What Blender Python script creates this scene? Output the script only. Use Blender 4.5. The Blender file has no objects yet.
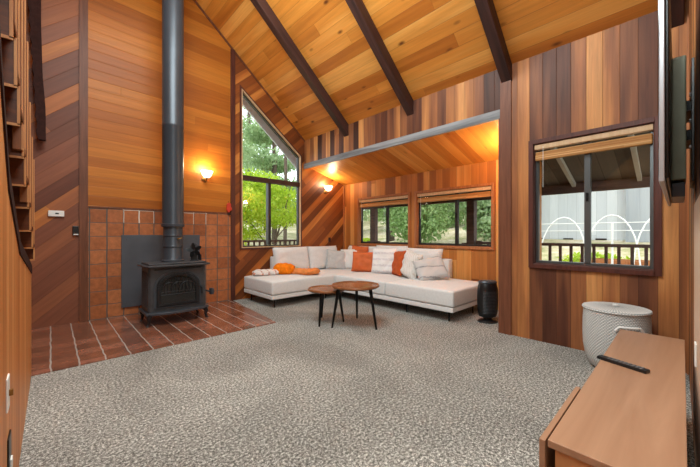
import bpy, bmesh, math, random
from mathutils import Vector, Matrix, noise as mnoise
R = math.radians
PI = math.pi
scene = bpy.context.scene
col = scene.collection
random.seed(7)

# ------------------------------------------------------------------ camera, world, lights, exposure
cam_d = bpy.data.cameras.new('camera')
cam = bpy.data.objects.new('camera', cam_d)
col.objects.link(cam)
cam_d.sensor_width = 36.0
cam_d.lens = 313.9 / 700 * 36.0
cam_d.shift_y = 0.8 / 700
cam_d.clip_start = 0.02
cam.location = (0, 0, 1.25)
cam.rotation_euler = (R(90), 0, R(46.36 - 90))
scene.camera = cam

w = bpy.data.worlds.new('overcast_sky')
scene.world = w
w.use_nodes = True
bg = w.node_tree.nodes['Background']
bg.inputs[0].default_value = (0.86, 0.94, 1.0, 1)
bg.inputs[1].default_value = 3.0

sun_d = bpy.data.lights.new('sun', 'SUN')
sun_d.energy = 2.2
sun_d.angle = R(8)
sun_d.color = (1.0, 0.95, 0.85)
sun = bpy.data.objects.new('sun', sun_d)
col.objects.link(sun)
sun.rotation_euler = (R(38), R(8), R(200))


def area_light(name, loc, rot, size, energy, color):
    d = bpy.data.lights.new(name, 'AREA')
    d.shape = 'RECTANGLE'
    d.size, d.size_y = size
    d.energy = energy
    d.color = color
    o = bpy.data.objects.new(name, d)
    col.objects.link(o)
    o.location = loc
    o.rotation_euler = rot
    return o


# fill lights added out of frame to brighten the room, no fixtures there
area_light('overhead_fill_light', (0.7, 2.2, 5.2), (0, R(-12), 0), (1.8, 3.0), 260, (0.84, 0.955, 0.95))
area_light('upward_fill_light', (0.5, 2.4, 3.6), (R(180), R(14), 0), (0.9, 2.2), 120, (0.88, 0.955, 0.93))  # added uplight that brightens the vaulted ceiling
area_light('corner_fill_light', (0.35, 0.2, 3.0), (R(48), 0, R(-50)), (0.5, 0.5), 36, (0.84, 0.955, 0.95))  # added fill for the television corner

scene.view_settings.view_transform = 'Standard'
scene.view_settings.look = 'None'
scene.view_settings.exposure = 0.0
scene.view_settings.gamma = 1.0
scene.view_settings.use_curve_mapping = False


# ------------------------------------------------------------------ helpers
def lin(c):
    c = c / 255.0
    return c / 12.92 if c <= 0.04045 else ((c + 0.055) / 1.055) ** 2.4


def rgb(r, g, b):
    return (lin(r), lin(g), lin(b), 1.0)


def tag(o, label=None, cat=None, group=None, kind=None):
    if label: o['label'] = label
    if cat: o['category'] = cat
    if group: o['group'] = group
    if kind: o['kind'] = kind
    return o


def empty(name, loc=(0, 0, 0), rz=0.0, label=None, cat=None, group=None, kind=None):
    o = bpy.data.objects.new(name, None)
    o.empty_display_size = 0.1
    col.objects.link(o)
    o.location = loc
    o.rotation_euler = (0, 0, rz)
    return tag(o, label, cat, group, kind)


def copy_tree(o, parent=None):
    c = o.copy()
    col.objects.link(c)
    c.parent = parent
    for ch in list(o.children):
        copy_tree(ch, c)
    return c


class MB:
    def __init__(self):
        self.bm = bmesh.new()

    def box(self, x0, x1, y0, y1, z0, z1, mat=None, bevel=0.0, seg=2):
        x0, x1 = min(x0, x1), max(x0, x1)
        y0, y1 = min(y0, y1), max(y0, y1)
        z0, z1 = min(z0, z1), max(z0, z1)
        vs = [self.bm.verts.new(v) for v in ((x0, y0, z0), (x1, y0, z0), (x1, y1, z0), (x0, y1, z0),
                                             (x0, y0, z1), (x1, y0, z1), (x1, y1, z1), (x0, y1, z1))]
        fs = [self.bm.faces.new([vs[i] for i in f]) for f in
              ((0, 3, 2, 1), (4, 5, 6, 7), (0, 1, 5, 4), (1, 2, 6, 5), (2, 3, 7, 6), (3, 0, 4, 7))]
        out = vs
        if bevel > 0:
            es = list({e for f in fs for e in f.edges})
            r = bmesh.ops.bevel(self.bm, geom=es, offset=bevel, segments=seg, profile=0.5, affect='EDGES')
            out = list({v for f in r['faces'] for v in f.verts} | {v for v in vs if v.is_valid})
        if mat is not None:
            bmesh.ops.transform(self.bm, matrix=mat, verts=out)
        return self

    def prism(self, pts, d0, d1, axis='y'):
        """polygon pts extruded between d0 and d1 along axis. pts are the other two coordinates in x,y,z order"""
        def p3(p, d):
            return {'y': (p[0], d, p[1]), 'x': (d, p[0], p[1]), 'z': (p[0], p[1], d)}[axis]
        a = [self.bm.verts.new(p3(p, d0)) for p in pts]
        b = [self.bm.verts.new(p3(p, d1)) for p in pts]
        n = len(pts)
        self.bm.faces.new(a)
        self.bm.faces.new(b[::-1])
        for i in range(n):
            self.bm.faces.new((a[i], b[i], b[(i + 1) % n], a[(i + 1) % n]))
        return self

    def tube(self, path, r, n=12, cap=True):
        """r may be a list of radii"""
        path = [Vector(p) for p in path]
        rs = r if isinstance(r, (list, tuple)) else [r] * len(path)
        rings = []
        prev = None
        for i, p in enumerate(path):
            if i == 0: t = path[1] - path[0]
            elif i == len(path) - 1: t = path[-1] - path[-2]
            else: t = (path[i + 1] - path[i - 1])
            t.normalize()
            if prev is None:
                ref = Vector((0, 0, 1)) if abs(t.z) < 0.9 else Vector((1, 0, 0))
                u = t.cross(ref).normalized()
            else:
                u = (prev - t * prev.dot(t)).normalized()
            prev = u
            v = t.cross(u)
            rings.append([self.bm.verts.new(p + (u * math.cos(2 * PI * k / n) + v * math.sin(2 * PI * k / n)) * rs[i]) for k in range(n)])
        for a, b in zip(rings, rings[1:]):
            for k in range(n):
                self.bm.faces.new((a[k], a[(k + 1) % n], b[(k + 1) % n], b[k]))
        if cap:
            self.bm.faces.new(rings[0][::-1])
            self.bm.faces.new(rings[-1])
        return self

    def lathe(self, prof, c=(0, 0, 0), n=32, sx=1.0, sy=1.0, cap=True):
        rings = []
        for (r, z) in prof:
            rings.append([self.bm.verts.new((c[0] + sx * r * math.cos(2 * PI * k / n), c[1] + sy * r * math.sin(2 * PI * k / n), c[2] + z)) for k in range(n)])
        for a, b in zip(rings, rings[1:]):
            for k in range(n):
                self.bm.faces.new((a[k], a[(k + 1) % n], b[(k + 1) % n], b[k]))
        if cap:
            self.bm.faces.new(rings[0][::-1])
            self.bm.faces.new(rings[-1])
        return self

    def beam(self, a, b, wy, h, up=(0, 0, 1)):
        """rectangular bar from a to b, width wy, height h"""
        a = Vector(a); b = Vector(b)
        t = (b - a).normalized()
        s = t.cross(Vector(up)).normalized()
        u = s.cross(t).normalized()
        vs = []
        for p in (a, b):
            for (i, j) in ((-1, -1), (1, -1), (1, 1), (-1, 1)):
                vs.append(self.bm.verts.new(p + s * (i * wy / 2) + u * (j * h / 2)))
        for f in ((0, 3, 2, 1), (4, 5, 6, 7), (0, 1, 5, 4), (1, 2, 6, 5), (2, 3, 7, 6), (3, 0, 4, 7)):
            self.bm.faces.new([vs[i] for i in f])
        return self

    def build(self, name, mat, parent=None, smooth=False, bevel=0.0, angle=40):
        bmesh.ops.recalc_face_normals(self.bm, faces=self.bm.faces[:])
        me = bpy.data.meshes.new(name)
        self.bm.to_mesh(me)
        self.bm.free()
        me.materials.append(mat)
        if smooth:
            for p in me.polygons: p.use_smooth = True
            try:
                me.set_sharp_from_angle(angle=R(angle))
            except Exception:
                pass
        o = bpy.data.objects.new(name, me)
        col.objects.link(o)
        if parent is not None: o.parent = parent
        if bevel > 0:
            m = o.modifiers.new('bevel', 'BEVEL')
            m.width = bevel; m.segments = 2; m.limit_method = 'ANGLE'
        return o


# ------------------------------------------------------------------ materials
def newmat(name):
    m = bpy.data.materials.new(name)
    m.use_nodes = True
    nt = m.node_tree
    return m, nt, nt.nodes['Principled BSDF']


class G:
    """tiny node-graph builder"""
    def __init__(self, nt): self.nt = nt; self.N = nt.nodes; self.L = nt.links
    def node(self, t, **kw):
        n = self.N.new(t)
        for k, v in kw.items(): setattr(n, k, v)
        return n
    def link(self, a, b): self.L.new(a, b)
    def put(self, sock, v):
        if hasattr(v, 'is_output'): self.L.new(v, sock)
        else: sock.default_value = v
    def math(self, op, a, b=None, c=None, clamp=False):
        n = self.node('ShaderNodeMath', operation=op); n.use_clamp = clamp
        self.put(n.inputs[0], a)
        if b is not None: self.put(n.inputs[1], b)
        if c is not None: self.put(n.inputs[2], c)
        return n.outputs[0]
    def dot(self, a, v):
        n = self.node('ShaderNodeVectorMath', operation='DOT_PRODUCT')
        self.put(n.inputs[0], a); n.inputs[1].default_value = v
        return n.outputs['Value']
    def xyz(self, x, y, z=0.0):
        n = self.node('ShaderNodeCombineXYZ')
        self.put(n.inputs[0], x); self.put(n.inputs[1], y); self.put(n.inputs[2], z)
        return n.outputs[0]
    def noise(self, vec, scale=5.0, detail=3.0, rough=0.5, dist=0.0):
        n = self.node('ShaderNodeTexNoise')
        self.put(n.inputs['Vector'], vec); n.inputs['Scale'].default_value = scale
        n.inputs['Detail'].default_value = detail; n.inputs['Roughness'].default_value = rough
        n.inputs['Distortion'].default_value = dist
        return n.outputs['Fac']
    def wn(self, vec):
        n = self.node('ShaderNodeTexWhiteNoise', noise_dimensions='3D'); self.put(n.inputs['Vector'], vec)
        return n.outputs['Value']
    def ramp(self, fac, stops, interp='LINEAR'):
        n = self.node('ShaderNodeValToRGB'); cr = n.color_ramp; cr.interpolation = interp
        while len(cr.elements) < len(stops): cr.elements.new(0.5)
        for e, (p, c) in zip(cr.elements, stops): e.position = p; e.color = c
        self.put(n.inputs[0], fac)
        return n.outputs['Color']
    def mix(self, fac, a, b, mode='MIX'):
        n = self.node('ShaderNodeMix', data_type='RGBA', blend_type=mode)
        self.put(n.inputs[0], fac); self.put(n.inputs[6], a); self.put(n.inputs[7], b)
        return n.outputs[2]
    def bump(self, h, strength=0.3, dist=0.01):
        n = self.node('ShaderNodeBump'); n.inputs['Strength'].default_value = strength
        n.inputs['Distance'].default_value = dist; self.put(n.inputs['Height'], h)
        return n.outputs[0]
    def obj(self):
        return self.node('ShaderNodeTexCoord').outputs['Object']
    def maprange(self, v, a, b, c, d):
        n = self.node('ShaderNodeMapRange'); self.put(n.inputs[0], v)
        for i, x in enumerate((a, b, c, d)): n.inputs[i + 1].default_value = x
        return n.outputs[0]


def grey(v): return (v, v, v, 1)


def boards(name, U, V, width, length, tones, rough=0.5, gap=0.03, grain=0.35, knots=0.0, gapdark=0.35, seed=0.0, bumpk=0.4, flame=0.9):
    """solid-timber boards: U = direction across the boards, V = along them"""
    m, nt, bs = newmat(name)
    g = G(nt); P = g.obj()
    u = g.dot(P, U); v = g.dot(P, V)
    us = g.math('DIVIDE', u, width)
    idx = g.math('FLOOR', us)
    fr = g.math('SUBTRACT', us, idx)
    off = g.math('MULTIPLY', g.wn(g.xyz(idx, 3.7 + seed, 1.3)), 9.0)
    vs = g.math('ADD', g.math('DIVIDE', v, length), off)
    idv = g.math('FLOOR', vs)
    frv = g.math('SUBTRACT', vs, idv)
    rnd = g.wn(g.xyz(idx, idv, 0.5 + seed))
    drift = g.noise(g.xyz(g.math('MULTIPLY', u, 6.0), g.math('MULTIPLY', v, 0.5), g.math('MULTIPLY', rnd, 23.0)), 1.0, 1.0, 0.5, 0.8)
    base = g.ramp(g.math('ADD', rnd, g.math('MULTIPLY', g.math('SUBTRACT', drift, 0.5), flame)), tones, 'LINEAR')
    gc = g.xyz(g.math('MULTIPLY', u, 38.0), g.math('MULTIPLY', v, 1.6), g.math('ADD', g.math('MULTIPLY', rnd, 31.0), seed))
    gr = g.noise(gc, 1.0, 5.0, 0.62, 0.6)
    gc2 = g.xyz(g.math('MULTIPLY', u, 9.0), g.math('MULTIPLY', v, 0.55), g.math('MULTIPLY', rnd, 17.0))
    gr2 = g.noise(gc2, 1.0, 2.0, 0.5, 1.2)
    f = g.math('ADD', g.math('MULTIPLY', gr, 0.6), g.math('MULTIPLY', gr2, 0.4))
    mul = g.maprange(f, 0.25, 0.75, 1.0 - grain, 1.0 + grain * 0.55)
    c = g.mix(1.0, base, g.xyz(mul, mul, mul), 'MULTIPLY')
    if knots > 0:
        vo = g.node('ShaderNodeTexVoronoi'); vo.inputs['Scale'].default_value = 1.0
        g.put(vo.inputs['Vector'], g.xyz(g.math('MULTIPLY', u, 5.0), g.math('MULTIPLY', v, 2.2), g.math('MULTIPLY', idx, 3.1)))
        k = g.maprange(vo.outputs['Distance'], 0.05, 0.16, knots, 0.0)
        c = g.mix(k, c, rgb(84, 40, 16))
    d = g.math('MINIMUM', fr, g.math('SUBTRACT', 1.0, fr))
    e1 = g.maprange(d, 0.0, gap, 0.0, 1.0)
    dv = g.math('MULTIPLY', g.math('MINIMUM', frv, g.math('SUBTRACT', 1.0, frv)), length / width)
    e2 = g.maprange(dv, 0.0, gap * 0.7, 0.0, 1.0)
    e = g.math('MINIMUM', e1, e2)
    dk = g.maprange(e, 0.0, 1.0, gapdark, 1.0)
    c = g.mix(1.0, c, g.xyz(dk, dk, dk), 'MULTIPLY')
    g.link(c, bs.inputs['Base Color'])
    bs.inputs['Roughness'].default_value = rough
    bs.inputs['Specular IOR Level'].default_value = 0.35
    h = g.math('ADD', e, g.math('MULTIPLY', gr, 0.08))
    g.link(g.bump(h, bumpk, 0.006), bs.inputs['Normal'])
    return m


def plain(name, c, rough=0.6, metal=0.0, var=0.0, scale=8.0, bumpk=0.0, bscale=60.0, spec=0.5):
    m, nt, bs = newmat(name)
    g = G(nt); P = g.obj()
    n = g.noise(P, scale, 3.0, 0.5)
    mul = g.maprange(n, 0.3, 0.7, 1 - var, 1 + var)
    g.link(g.mix(1.0, c, g.xyz(mul, mul, mul), 'MULTIPLY'), bs.inputs['Base Color'])
    bs.inputs['Roughness'].default_value = rough
    bs.inputs['Metallic'].default_value = metal
    bs.inputs['Specular IOR Level'].default_value = spec
    if bumpk > 0:
        g.link(g.bump(g.noise(P, bscale, 2.0, 0.6), bumpk, 0.004), bs.inputs['Normal'])
    return m


def wood(name, c1, c2, V, rough=0.4, scale=1.0, spec=0.4):
    """single piece of timber, grain along V"""
    m, nt, bs = newmat(name)
    g = G(nt); P = g.obj()
    V = Vector(V); A = V.orthogonal().normalized(); B = V.cross(A)
    vec = g.xyz(g.math('MULTIPLY', g.dot(P, A), 26 * scale), g.math('MULTIPLY', g.dot(P, B), 26 * scale), g.math('MULTIPLY', g.dot(P, V), 1.8 * scale))
    n = g.noise(vec, 1.0, 5.0, 0.6, 0.8)
    g.link(g.ramp(n, [(0.28, c1), (0.72, c2)]), bs.inputs['Base Color'])
    bs.inputs['Roughness'].default_value = rough
    bs.inputs['Specular IOR Level'].default_value = spec
    g.link(g.bump(n, 0.12, 0.003), bs.inputs['Normal'])
    return m


def tiles(name, U, V, sx, sy, tones, grout, gw=0.06, gwv=0.06, rough=0.5, uo=0.0, vo=0.0, groutv=None, pale=False):
    m, nt, bs = newmat(name)
    g = G(nt); P = g.obj()
    wob = g.math('MULTIPLY', g.math('SUBTRACT', g.noise(P, 5.0, 1.0), 0.5), 0.02)
    u = g.math('ADD', g.dot(P, U), wob); v = g.math('ADD', g.dot(P, V), wob)
    us = g.math('DIVIDE', g.math('SUBTRACT', u, uo), sx); vs = g.math('DIVIDE', g.math('SUBTRACT', v, vo), sy)
    iu = g.math('FLOOR', us); iv = g.math('FLOOR', vs)
    fu = g.math('SUBTRACT', us, iu); fv = g.math('SUBTRACT', vs, iv)
    rnd = g.wn(g.xyz(iu, iv, 2.5))
    base = g.ramp(rnd, tones)
    n = g.noise(P, 16.0, 4.0, 0.6)
    mul = g.maprange(n, 0.3, 0.7, 0.75, 1.2)
    c = g.mix(1.0, base, g.xyz(mul, mul, mul), 'MULTIPLY')
    du = g.math('MULTIPLY', g.math('MINIMUM', fu, g.math('SUBTRACT', 1.0, fu)), sx)
    dv = g.math('MULTIPLY', g.math('MINIMUM', fv, g.math('SUBTRACT', 1.0, fv)), sy)
    eu = g.maprange(du, gw * 0.6, gw, 1.0, 0.0)
    ev = g.maprange(dv, gwv * 0.6, gwv, 1.0, 0.0)
    if pale:   # fresh white grout in the upper row
        k = g.math('MULTIPLY', g.math('MULTIPLY', g.math('GREATER_THAN', v, 1.425), g.math('GREATER_THAN', u, 0.79)), g.math('LESS_THAN', u, 2.02))
        k = g.math('MULTIPLY', k, g.math('GREATER_THAN', g.wn(g.xyz(iu, iv, 8.5)), 0.25))
        grout = g.mix(k, grout, rgb(222, 212, 200))
    c = g.mix(ev, c, groutv or grout)
    c = g.mix(eu, c, grout)
    g.link(c, bs.inputs['Base Color'])
    bs.inputs['Roughness'].default_value = rough
    if not pale:   # sealed hearth tile
        bs.inputs['Coat Weight'].default_value = 0.7; bs.inputs['Coat Roughness'].default_value = 0.22
    h = g.math('SUBTRACT', 1.0, g.math('MAXIMUM', eu, ev))
    g.link(g.bump(g.math('ADD', h, g.math('MULTIPLY', n, 0.3)), 0.5, 0.004), bs.inputs['Normal'])
    return m


def carpet_mat():
    m, nt, bs = newmat('carpet_pile')
    g = G(nt); P = g.obj()
    a = g.noise(P, 165.0, 2.0, 0.8)
    b = g.noise(P, 60.0, 1.0, 0.6)
    p = g.noise(g.xyz(g.dot(P, (1, 0.5, 0)), g.dot(P, (-0.3, 0.8, 0))), 0.9, 3.0, 0.6, 0.8)
    f = g.math('ADD', g.math('MULTIPLY', a, 0.6), g.math('MULTIPLY', b, 0.4))
    c = g.ramp(f, [(0.37, rgb(50, 48, 45)), (0.46, rgb(108, 106, 102)), (0.54, rgb(164, 162, 158)), (0.63, rgb(244, 243, 240))])
    mul = g.maprange(p, 0.38, 0.62, 0.82, 1.14)
    c = g.mix(1.0, c, g.xyz(mul, mul, g.math('MULTIPLY', mul, 0.97)), 'MULTIPLY')
    g.link(c, bs.inputs['Base Color'])
    bs.inputs['Roughness'].default_value = 1.0
    bs.inputs['Specular IOR Level'].default_value = 0.05
    bs.inputs['Sheen Weight'].default_value = 0.2
    g.link(g.bump(f, 0.5, 0.015), bs.inputs['Normal'])
    return m


def glass_mat(name='window_glass', refl=1.0):
    m = bpy.data.materials.new(name); m.use_nodes = True
    nt = m.node_tree; nt.nodes.clear(); g = G(nt)
    out = g.node('ShaderNodeOutputMaterial'); mx = g.node('ShaderNodeMixShader')
    tr = g.node('ShaderNodeBsdfTransparent'); gl = g.node('ShaderNodeBsdfGlossy')
    tr.inputs[0].default_value = (0.97, 0.98, 0.97, 1); gl.inputs['Roughness'].default_value = 0.02
    fr = g.node('ShaderNodeFresnel'); fr.inputs[0].default_value = 1.3
    g.put(mx.inputs[0], g.math('MULTIPLY', fr.outputs[0], refl))
    g.link(tr.outputs[0], mx.inputs[1]); g.link(gl.outputs[0], mx.inputs[2]); g.link(mx.outputs[0], out.inputs[0])
    return m


def emit_mat(name, c, s):
    m, nt, bs = newmat(name)
    bs.inputs['Base Color'].default_value = c
    bs.inputs['Emission Color'].default_value = c
    bs.inputs['Emission Strength'].default_value = s
    return m


def leaf_mat(name, stops):
    m, nt, bs = newmat(name)
    g = G(nt); P = g.obj()
    a = g.noise(P, 6.0, 4.0, 0.8)
    b = g.noise(P, 1.1, 2.0, 0.5)
    f = g.math('ADD', g.math('MULTIPLY', a, 0.65), g.math('MULTIPLY', b, 0.35))
    g.link(g.ramp(f, stops), bs.inputs['Base Color'])
    bs.inputs['Roughness'].default_value = 0.6
    tr = g.node('ShaderNodeBsdfTranslucent'); g.link(g.ramp(f, stops), tr.inputs[0])
    mx = g.node('ShaderNodeMixShader'); mx.inputs[0].default_value = 0.45
    out = nt.nodes['Material Output']
    g.link(bs.outputs[0], mx.inputs[1]); g.link(tr.outputs[0], mx.inputs[2]); g.link(mx.outputs[0], out.inputs[0])
    return m


X3 = (1, 0, 0); Y3 = (0, 1, 0); Z3 = (0, 0, 1)
s2 = math.sin(R(43)); c2 = math.cos(R(43))
DU = (-s2, 0, c2); DV = (c2, 0, s2)          # diagonal boards rising to the right
slope_k = 0.852
sl = math.atan(slope_k); RU = (math.cos(sl), 0, -math.sin(sl))

cedar = [(0.0, rgb(66, 36, 26)), (0.3, rgb(98, 56, 38)), (0.52, rgb(136, 84, 54)), (0.7, rgb(160, 100, 60)), (0.85, rgb(186, 122, 70)), (1.0, rgb(214, 150, 90))]
cedar_hot = [(0.0, rgb(134, 76, 38)), (0.3, rgb(162, 96, 46)), (0.6, rgb(190, 118, 56)), (0.85, rgb(208, 136, 68)), (1.0, rgb(224, 160, 90))]
pine = [(0.0, rgb(182, 106, 38)), (0.35, rgb(206, 130, 52)), (0.7, rgb(218, 144, 62)), (1.0, rgb(230, 164, 84))]
honey = [(0.0, rgb(166, 92, 26)), (0.5, rgb(184, 106, 32)), (1.0, rgb(200, 122, 42))]
redmix = [(0.0, rgb(92, 48, 26)), (0.3, rgb(122, 66, 34)), (0.6, rgb(150, 82, 38)), (0.85, rgb(184, 108, 50)), (1.0, rgb(210, 136, 66))]
redgrey = [(0.0, rgb(108, 62, 46)), (0.4, rgb(138, 84, 62)), (0.75, rgb(154, 94, 64)), (0.93, rgb(182, 110, 60)), (1.0, rgb(216, 140, 70))]

M = {}
M['right_wall'] = boards('cedar_boards_vertical', Y3, Z3, 0.137, 30.0, cedar, rough=0.5, seed=1.0, grain=0.45, gapdark=0.55, flame=0.75)
M['header'] = boards('cedar_boards_header', Y3, Z3, 0.137, 30.0, cedar, rough=0.5, seed=4.0, grain=0.35, gapdark=0.55)
M['alcove'] = boards('cedar_boards_alcove', Y3, Z3, 0.14, 5.0, cedar_hot, rough=0.5, seed=2.0, grain=0.25, flame=0.5, gapdark=0.55)
M['ceiling'] = boards('pine_ceiling_boards', RU, Y3, 0.17, 3.6, pine, rough=0.42, knots=0.9, grain=0.26, gap=0.022, gapdark=0.5, seed=3.0)
M['alcove_ceiling'] = boards('pine_alcove_ceiling_boards', Y3, X3, 0.19, 6.0, pine, rough=0.42, knots=0.4, grain=0.2, gap=0.02, seed=6.0)
M['stove_wall'] = boards('honey_boards_horizontal', (0.03, 0, 1), (1, 0, -0.03), 0.14, 9.0, honey, rough=0.45, grain=0.3, gap=0.03, gapdark=0.72, seed=5.0, flame=0.3)
M['diag_wall'] = boards('cedar_boards_diagonal', DU, DV, 0.14, 9.0, redmix, rough=0.45, grain=0.25, seed=8.0, gapdark=0.5, flame=0.6)
M['left_wall'] = boards('cedar_boards_diagonal_weathered', DU, DV, 0.175, 9.0, redgrey, rough=0.5, grain=0.3, gap=0.02, gapdark=0.6, seed=14.0, flame=0.25)
M['stair_wall'] = boards('fir_boards_vertical', Y3, Z3, 0.12, 6.0, [(0, rgb(196, 120, 58)), (0.5, rgb(214, 140, 74)), (1, rgb(228, 164, 100))], rough=0.45, grain=0.25, seed=11.0)
M['tv_wall'] = boards('cedar_boards_near_wall', X3, Z3, 0.14, 3.0, cedar, rough=0.5, seed=12.0)
M['back_wall'] = boards('cedar_boards_far_left', Y3, Z3, 0.14, 3.0, cedar_hot, rough=0.5, seed=13.0)
M['rafter'] = wood('dark_stained_timber', rgb(44, 25, 22), rgb(78, 48, 42), RU and (math.cos(sl), 0, -math.sin(sl)), 0.55, 0.5)
M['grey_beam'] = wood('weathered_grey_timber', rgb(96, 98, 102), rgb(160, 162, 166), Y3, 0.7, 0.6)
M['trim'] = wood('brown_trim_wood', rgb(92, 52, 34), rgb(128, 78, 54), Z3, 0.5)
M['trim_dark'] = wood('dark_red_trim_wood', rgb(66, 32, 26), rgb(98, 52, 42), Z3, 0.45)
M['trim_tan'] = wood('tan_trim_wood', rgb(150, 90, 52), rgb(186, 122, 76), Z3, 0.5)
M['tile_wall'] = tiles('terracotta_wall_tile', X3, Z3, 0.2, 0.2, [(0, rgb(146, 82, 44)), (0.5, rgb(170, 98, 54)), (1, rgb(184, 112, 66))], rgb(92, 86, 80), 0.010, 0.006, 0.55, 0.0, 0.02, None, True)
M['tile_floor'] = tiles('terracotta_floor_tile', X3, Y3, 0.2, 0.2, [(0, rgb(116, 72, 54)), (0.5, rgb(138, 86, 64)), (1, rgb(156, 102, 82))], rgb(186, 176, 168), 0.008, 0.004, 0.25, 0.0, 0.03, rgb(104, 66, 54))
M['carpet'] = carpet_mat()
M['glass'] = glass_mat()
M['frame'] = plain('dark_window_frame', rgb(44, 42, 42), 0.4, 0.3)
M['frame_grey'] = plain('grey_aluminium_frame', rgb(92, 96, 98), 0.35, 0.5)
M['pale_trim'] = wood('pale_window_liner', rgb(196, 160, 120), rgb(216, 184, 148), Z3, 0.5)
M['sofa'] = plain('light_grey_upholstery', rgb(222, 222, 222), 0.9, 0, 0.04, 30, 0.15, 300, 0.15)
M['sofa_pipe'] = plain('upholstery_piping', rgb(190, 187, 184), 0.9, 0, 0.03)
M['black_metal'] = plain('black_metal', rgb(22, 22, 23), 0.4, 0.6)
M['white_cloth'] = plain('white_cotton', rgb(232, 230, 228), 0.9, 0, 0.04, 20, 0.3, 120, 0.1)
M['grey_cloth'] = plain('pale_grey_linen', rgb(196, 196, 196), 0.9, 0, 0.06, 20, 0.3, 150, 0.1)
M['orange_cloth'] = plain('burnt_orange_leatherette', rgb(206, 104, 54), 0.6, 0, 0.1, 9, 0.15, 90, 0.3)
M['rust_cloth'] = plain('rust_velvet', rgb(184, 84, 40), 0.85, 0, 0.14, 14, 0.4, 80, 0.2)
M['bright_orange'] = plain('bright_orange_knit', rgb(236, 128, 24), 0.9, 0, 0.18, 16, 0.5, 60, 0.1)
M['apricot'] = plain('apricot_knit', rgb(226, 140, 78), 0.9, 0, 0.15, 18, 0.5, 60, 0.1)
M['green_cloth'] = plain('sage_green_cloth', rgb(176, 190, 144), 0.9, 0, 0.08, 14, 0.3, 60, 0.1)
M['stove'] = plain('matte_cast_iron', rgb(76, 78, 82), 0.42, 0.4, 0.2, 10, 0.2, 80, 0.4)
M['stove_dark'] = plain('black_cast_iron', rgb(40, 41, 44), 0.4, 0.5, 0.1)
M['stove_glass'] = plain('sooty_stove_glass', rgb(24, 22, 22), 0.12, 0.0, 0.3, 12, 0, 60, 0.6)
M['pipe'] = plain('painted_flue_pipe', rgb(70, 76, 84), 0.38, 0.4, 0.08, 4)
M['plate'] = plain('slate_heat_shield', rgb(80, 83, 90), 0.6, 0.1, 0.18, 3)
M['walnut'] = wood('walnut_table_top', rgb(112, 68, 42), rgb(160, 106, 70), (0.8, -0.6, 0), 0.22, 0.5, 0.5)
M['console'] = wood('oak_veneer_top', rgb(148, 108, 82), rgb(172, 132, 104), X3, 0.38, 0.35)
M['console_side'] = wood('oak_veneer_side', rgb(158, 102, 60), rgb(190, 132, 84), Z3, 0.42, 0.4)
M['remote'] = plain('black_plastic', rgb(20, 20, 22), 0.35)
M['button'] = plain('grey_rubber', rgb(110, 110, 112), 0.6)
M['white_plastic'] = plain('white_plastic', rgb(232, 232, 230), 0.4)
M['tv_metal'] = plain('silver_bezel', rgb(176, 178, 184), 0.35, 0.5)
M['tv_back'] = plain('olive_grey_tv_back', rgb(140, 140, 118), 0.5, 0.1, 0.1)
M['pale_panel'] = wood('pale_painted_board', rgb(214, 186, 164), rgb(232, 210, 190), Z3, 0.5, 0.4)
M['brass'] = plain('aged_brass', rgb(150, 110, 60), 0.35, 0.9)
M['shade_glow'] = emit_mat('frosted_glass_shade_lit', (1.0, 0.86, 0.66, 1), 7.0)
M['red'] = plain('red_quilted_cloth', rgb(196, 58, 34), 0.8, 0, 0.1)
M['fir_tread'] = wood('fir_stair_tread', rgb(70, 30, 8), rgb(112, 54, 16), X3, 0.4, 0.7)
M['slat'] = wood('fir_slat', rgb(178, 110, 60), rgb(216, 152, 96), Z3, 0.45, 0.8)
M['slat_body'] = wood('fir_slat_body', rgb(118, 62, 26), rgb(156, 92, 46), Z3, 0.45, 0.8)
M['dark_string'] = wood('dark_stair_stringer', rgb(40, 22, 20), rgb(62, 36, 32), Y3, 0.8, 0.6, 0.15)
M['blind'] = boards('woven_wood_shade', Z3, Y3, 0.012, 1.5, [(0, rgb(168, 112, 56)), (0.5, rgb(196, 142, 82)), (1, rgb(214, 168, 112))], rough=0.6, gap=0.12, grain=0.25, gapdark=0.6, bumpk=0.3)
M['deck'] = boards('deck_boards', Y3, X3, 0.14, 4.0, [(0, rgb(104, 92, 84)), (1, rgb(140, 126, 114))], rough=0.8)
M['rail'] = wood('dark_deck_timber', rgb(66, 50, 46), rgb(96, 76, 70), Y3, 0.7)
M['siding'] = boards('pale_grey_siding', Y3, Z3, 0.3, 8.0, [(0, rgb(196, 200, 204)), (1, rgb(214, 217, 220))], rough=0.8, gap=0.03, grain=0.06, gapdark=0.65)
M['siding_grey'] = boards('weathered_grey_siding', Y3, Z3, 0.3, 8.0, [(0, rgb(150, 156, 162)), (1, rgb(172, 176, 180))], rough=0.8, gap=0.03, grain=0.1, gapdark=0.65)
M['soffit'] = boards('dark_soffit_boards', Y3, X3, 0.2, 4.0, [(0, rgb(92, 82, 74)), (1, rgb(112, 102, 92))], rough=0.8, grain=0.15)
M['porch_rafter'] = plain('grey_painted_rafter', rgb(176, 170, 160), 0.7, 0, 0.06)
M['fascia'] = plain('blue_grey_fascia', rgb(196, 204, 212), 0.7, 0, 0.05)
M['hoop'] = plain('white_pvc_pipe', rgb(236, 236, 232), 0.5)
M['bark'] = plain('rough_bark', rgb(92, 78, 66), 0.9, 0, 0.3, 12, 0.6, 30)
M['bark_red'] = plain('reddish_bark', rgb(122, 84, 62), 0.9, 0, 0.3, 12, 0.6, 30)
M['stone'] = plain('garden_stone', rgb(170, 164, 152), 0.9, 0, 0.2, 4)
M['leaf_lime'] = leaf_mat('lime_leaves', [(0.3, rgb(96, 130, 26)), (0.5, rgb(176, 204, 52)), (0.7, rgb(236, 240, 110))])
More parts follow.
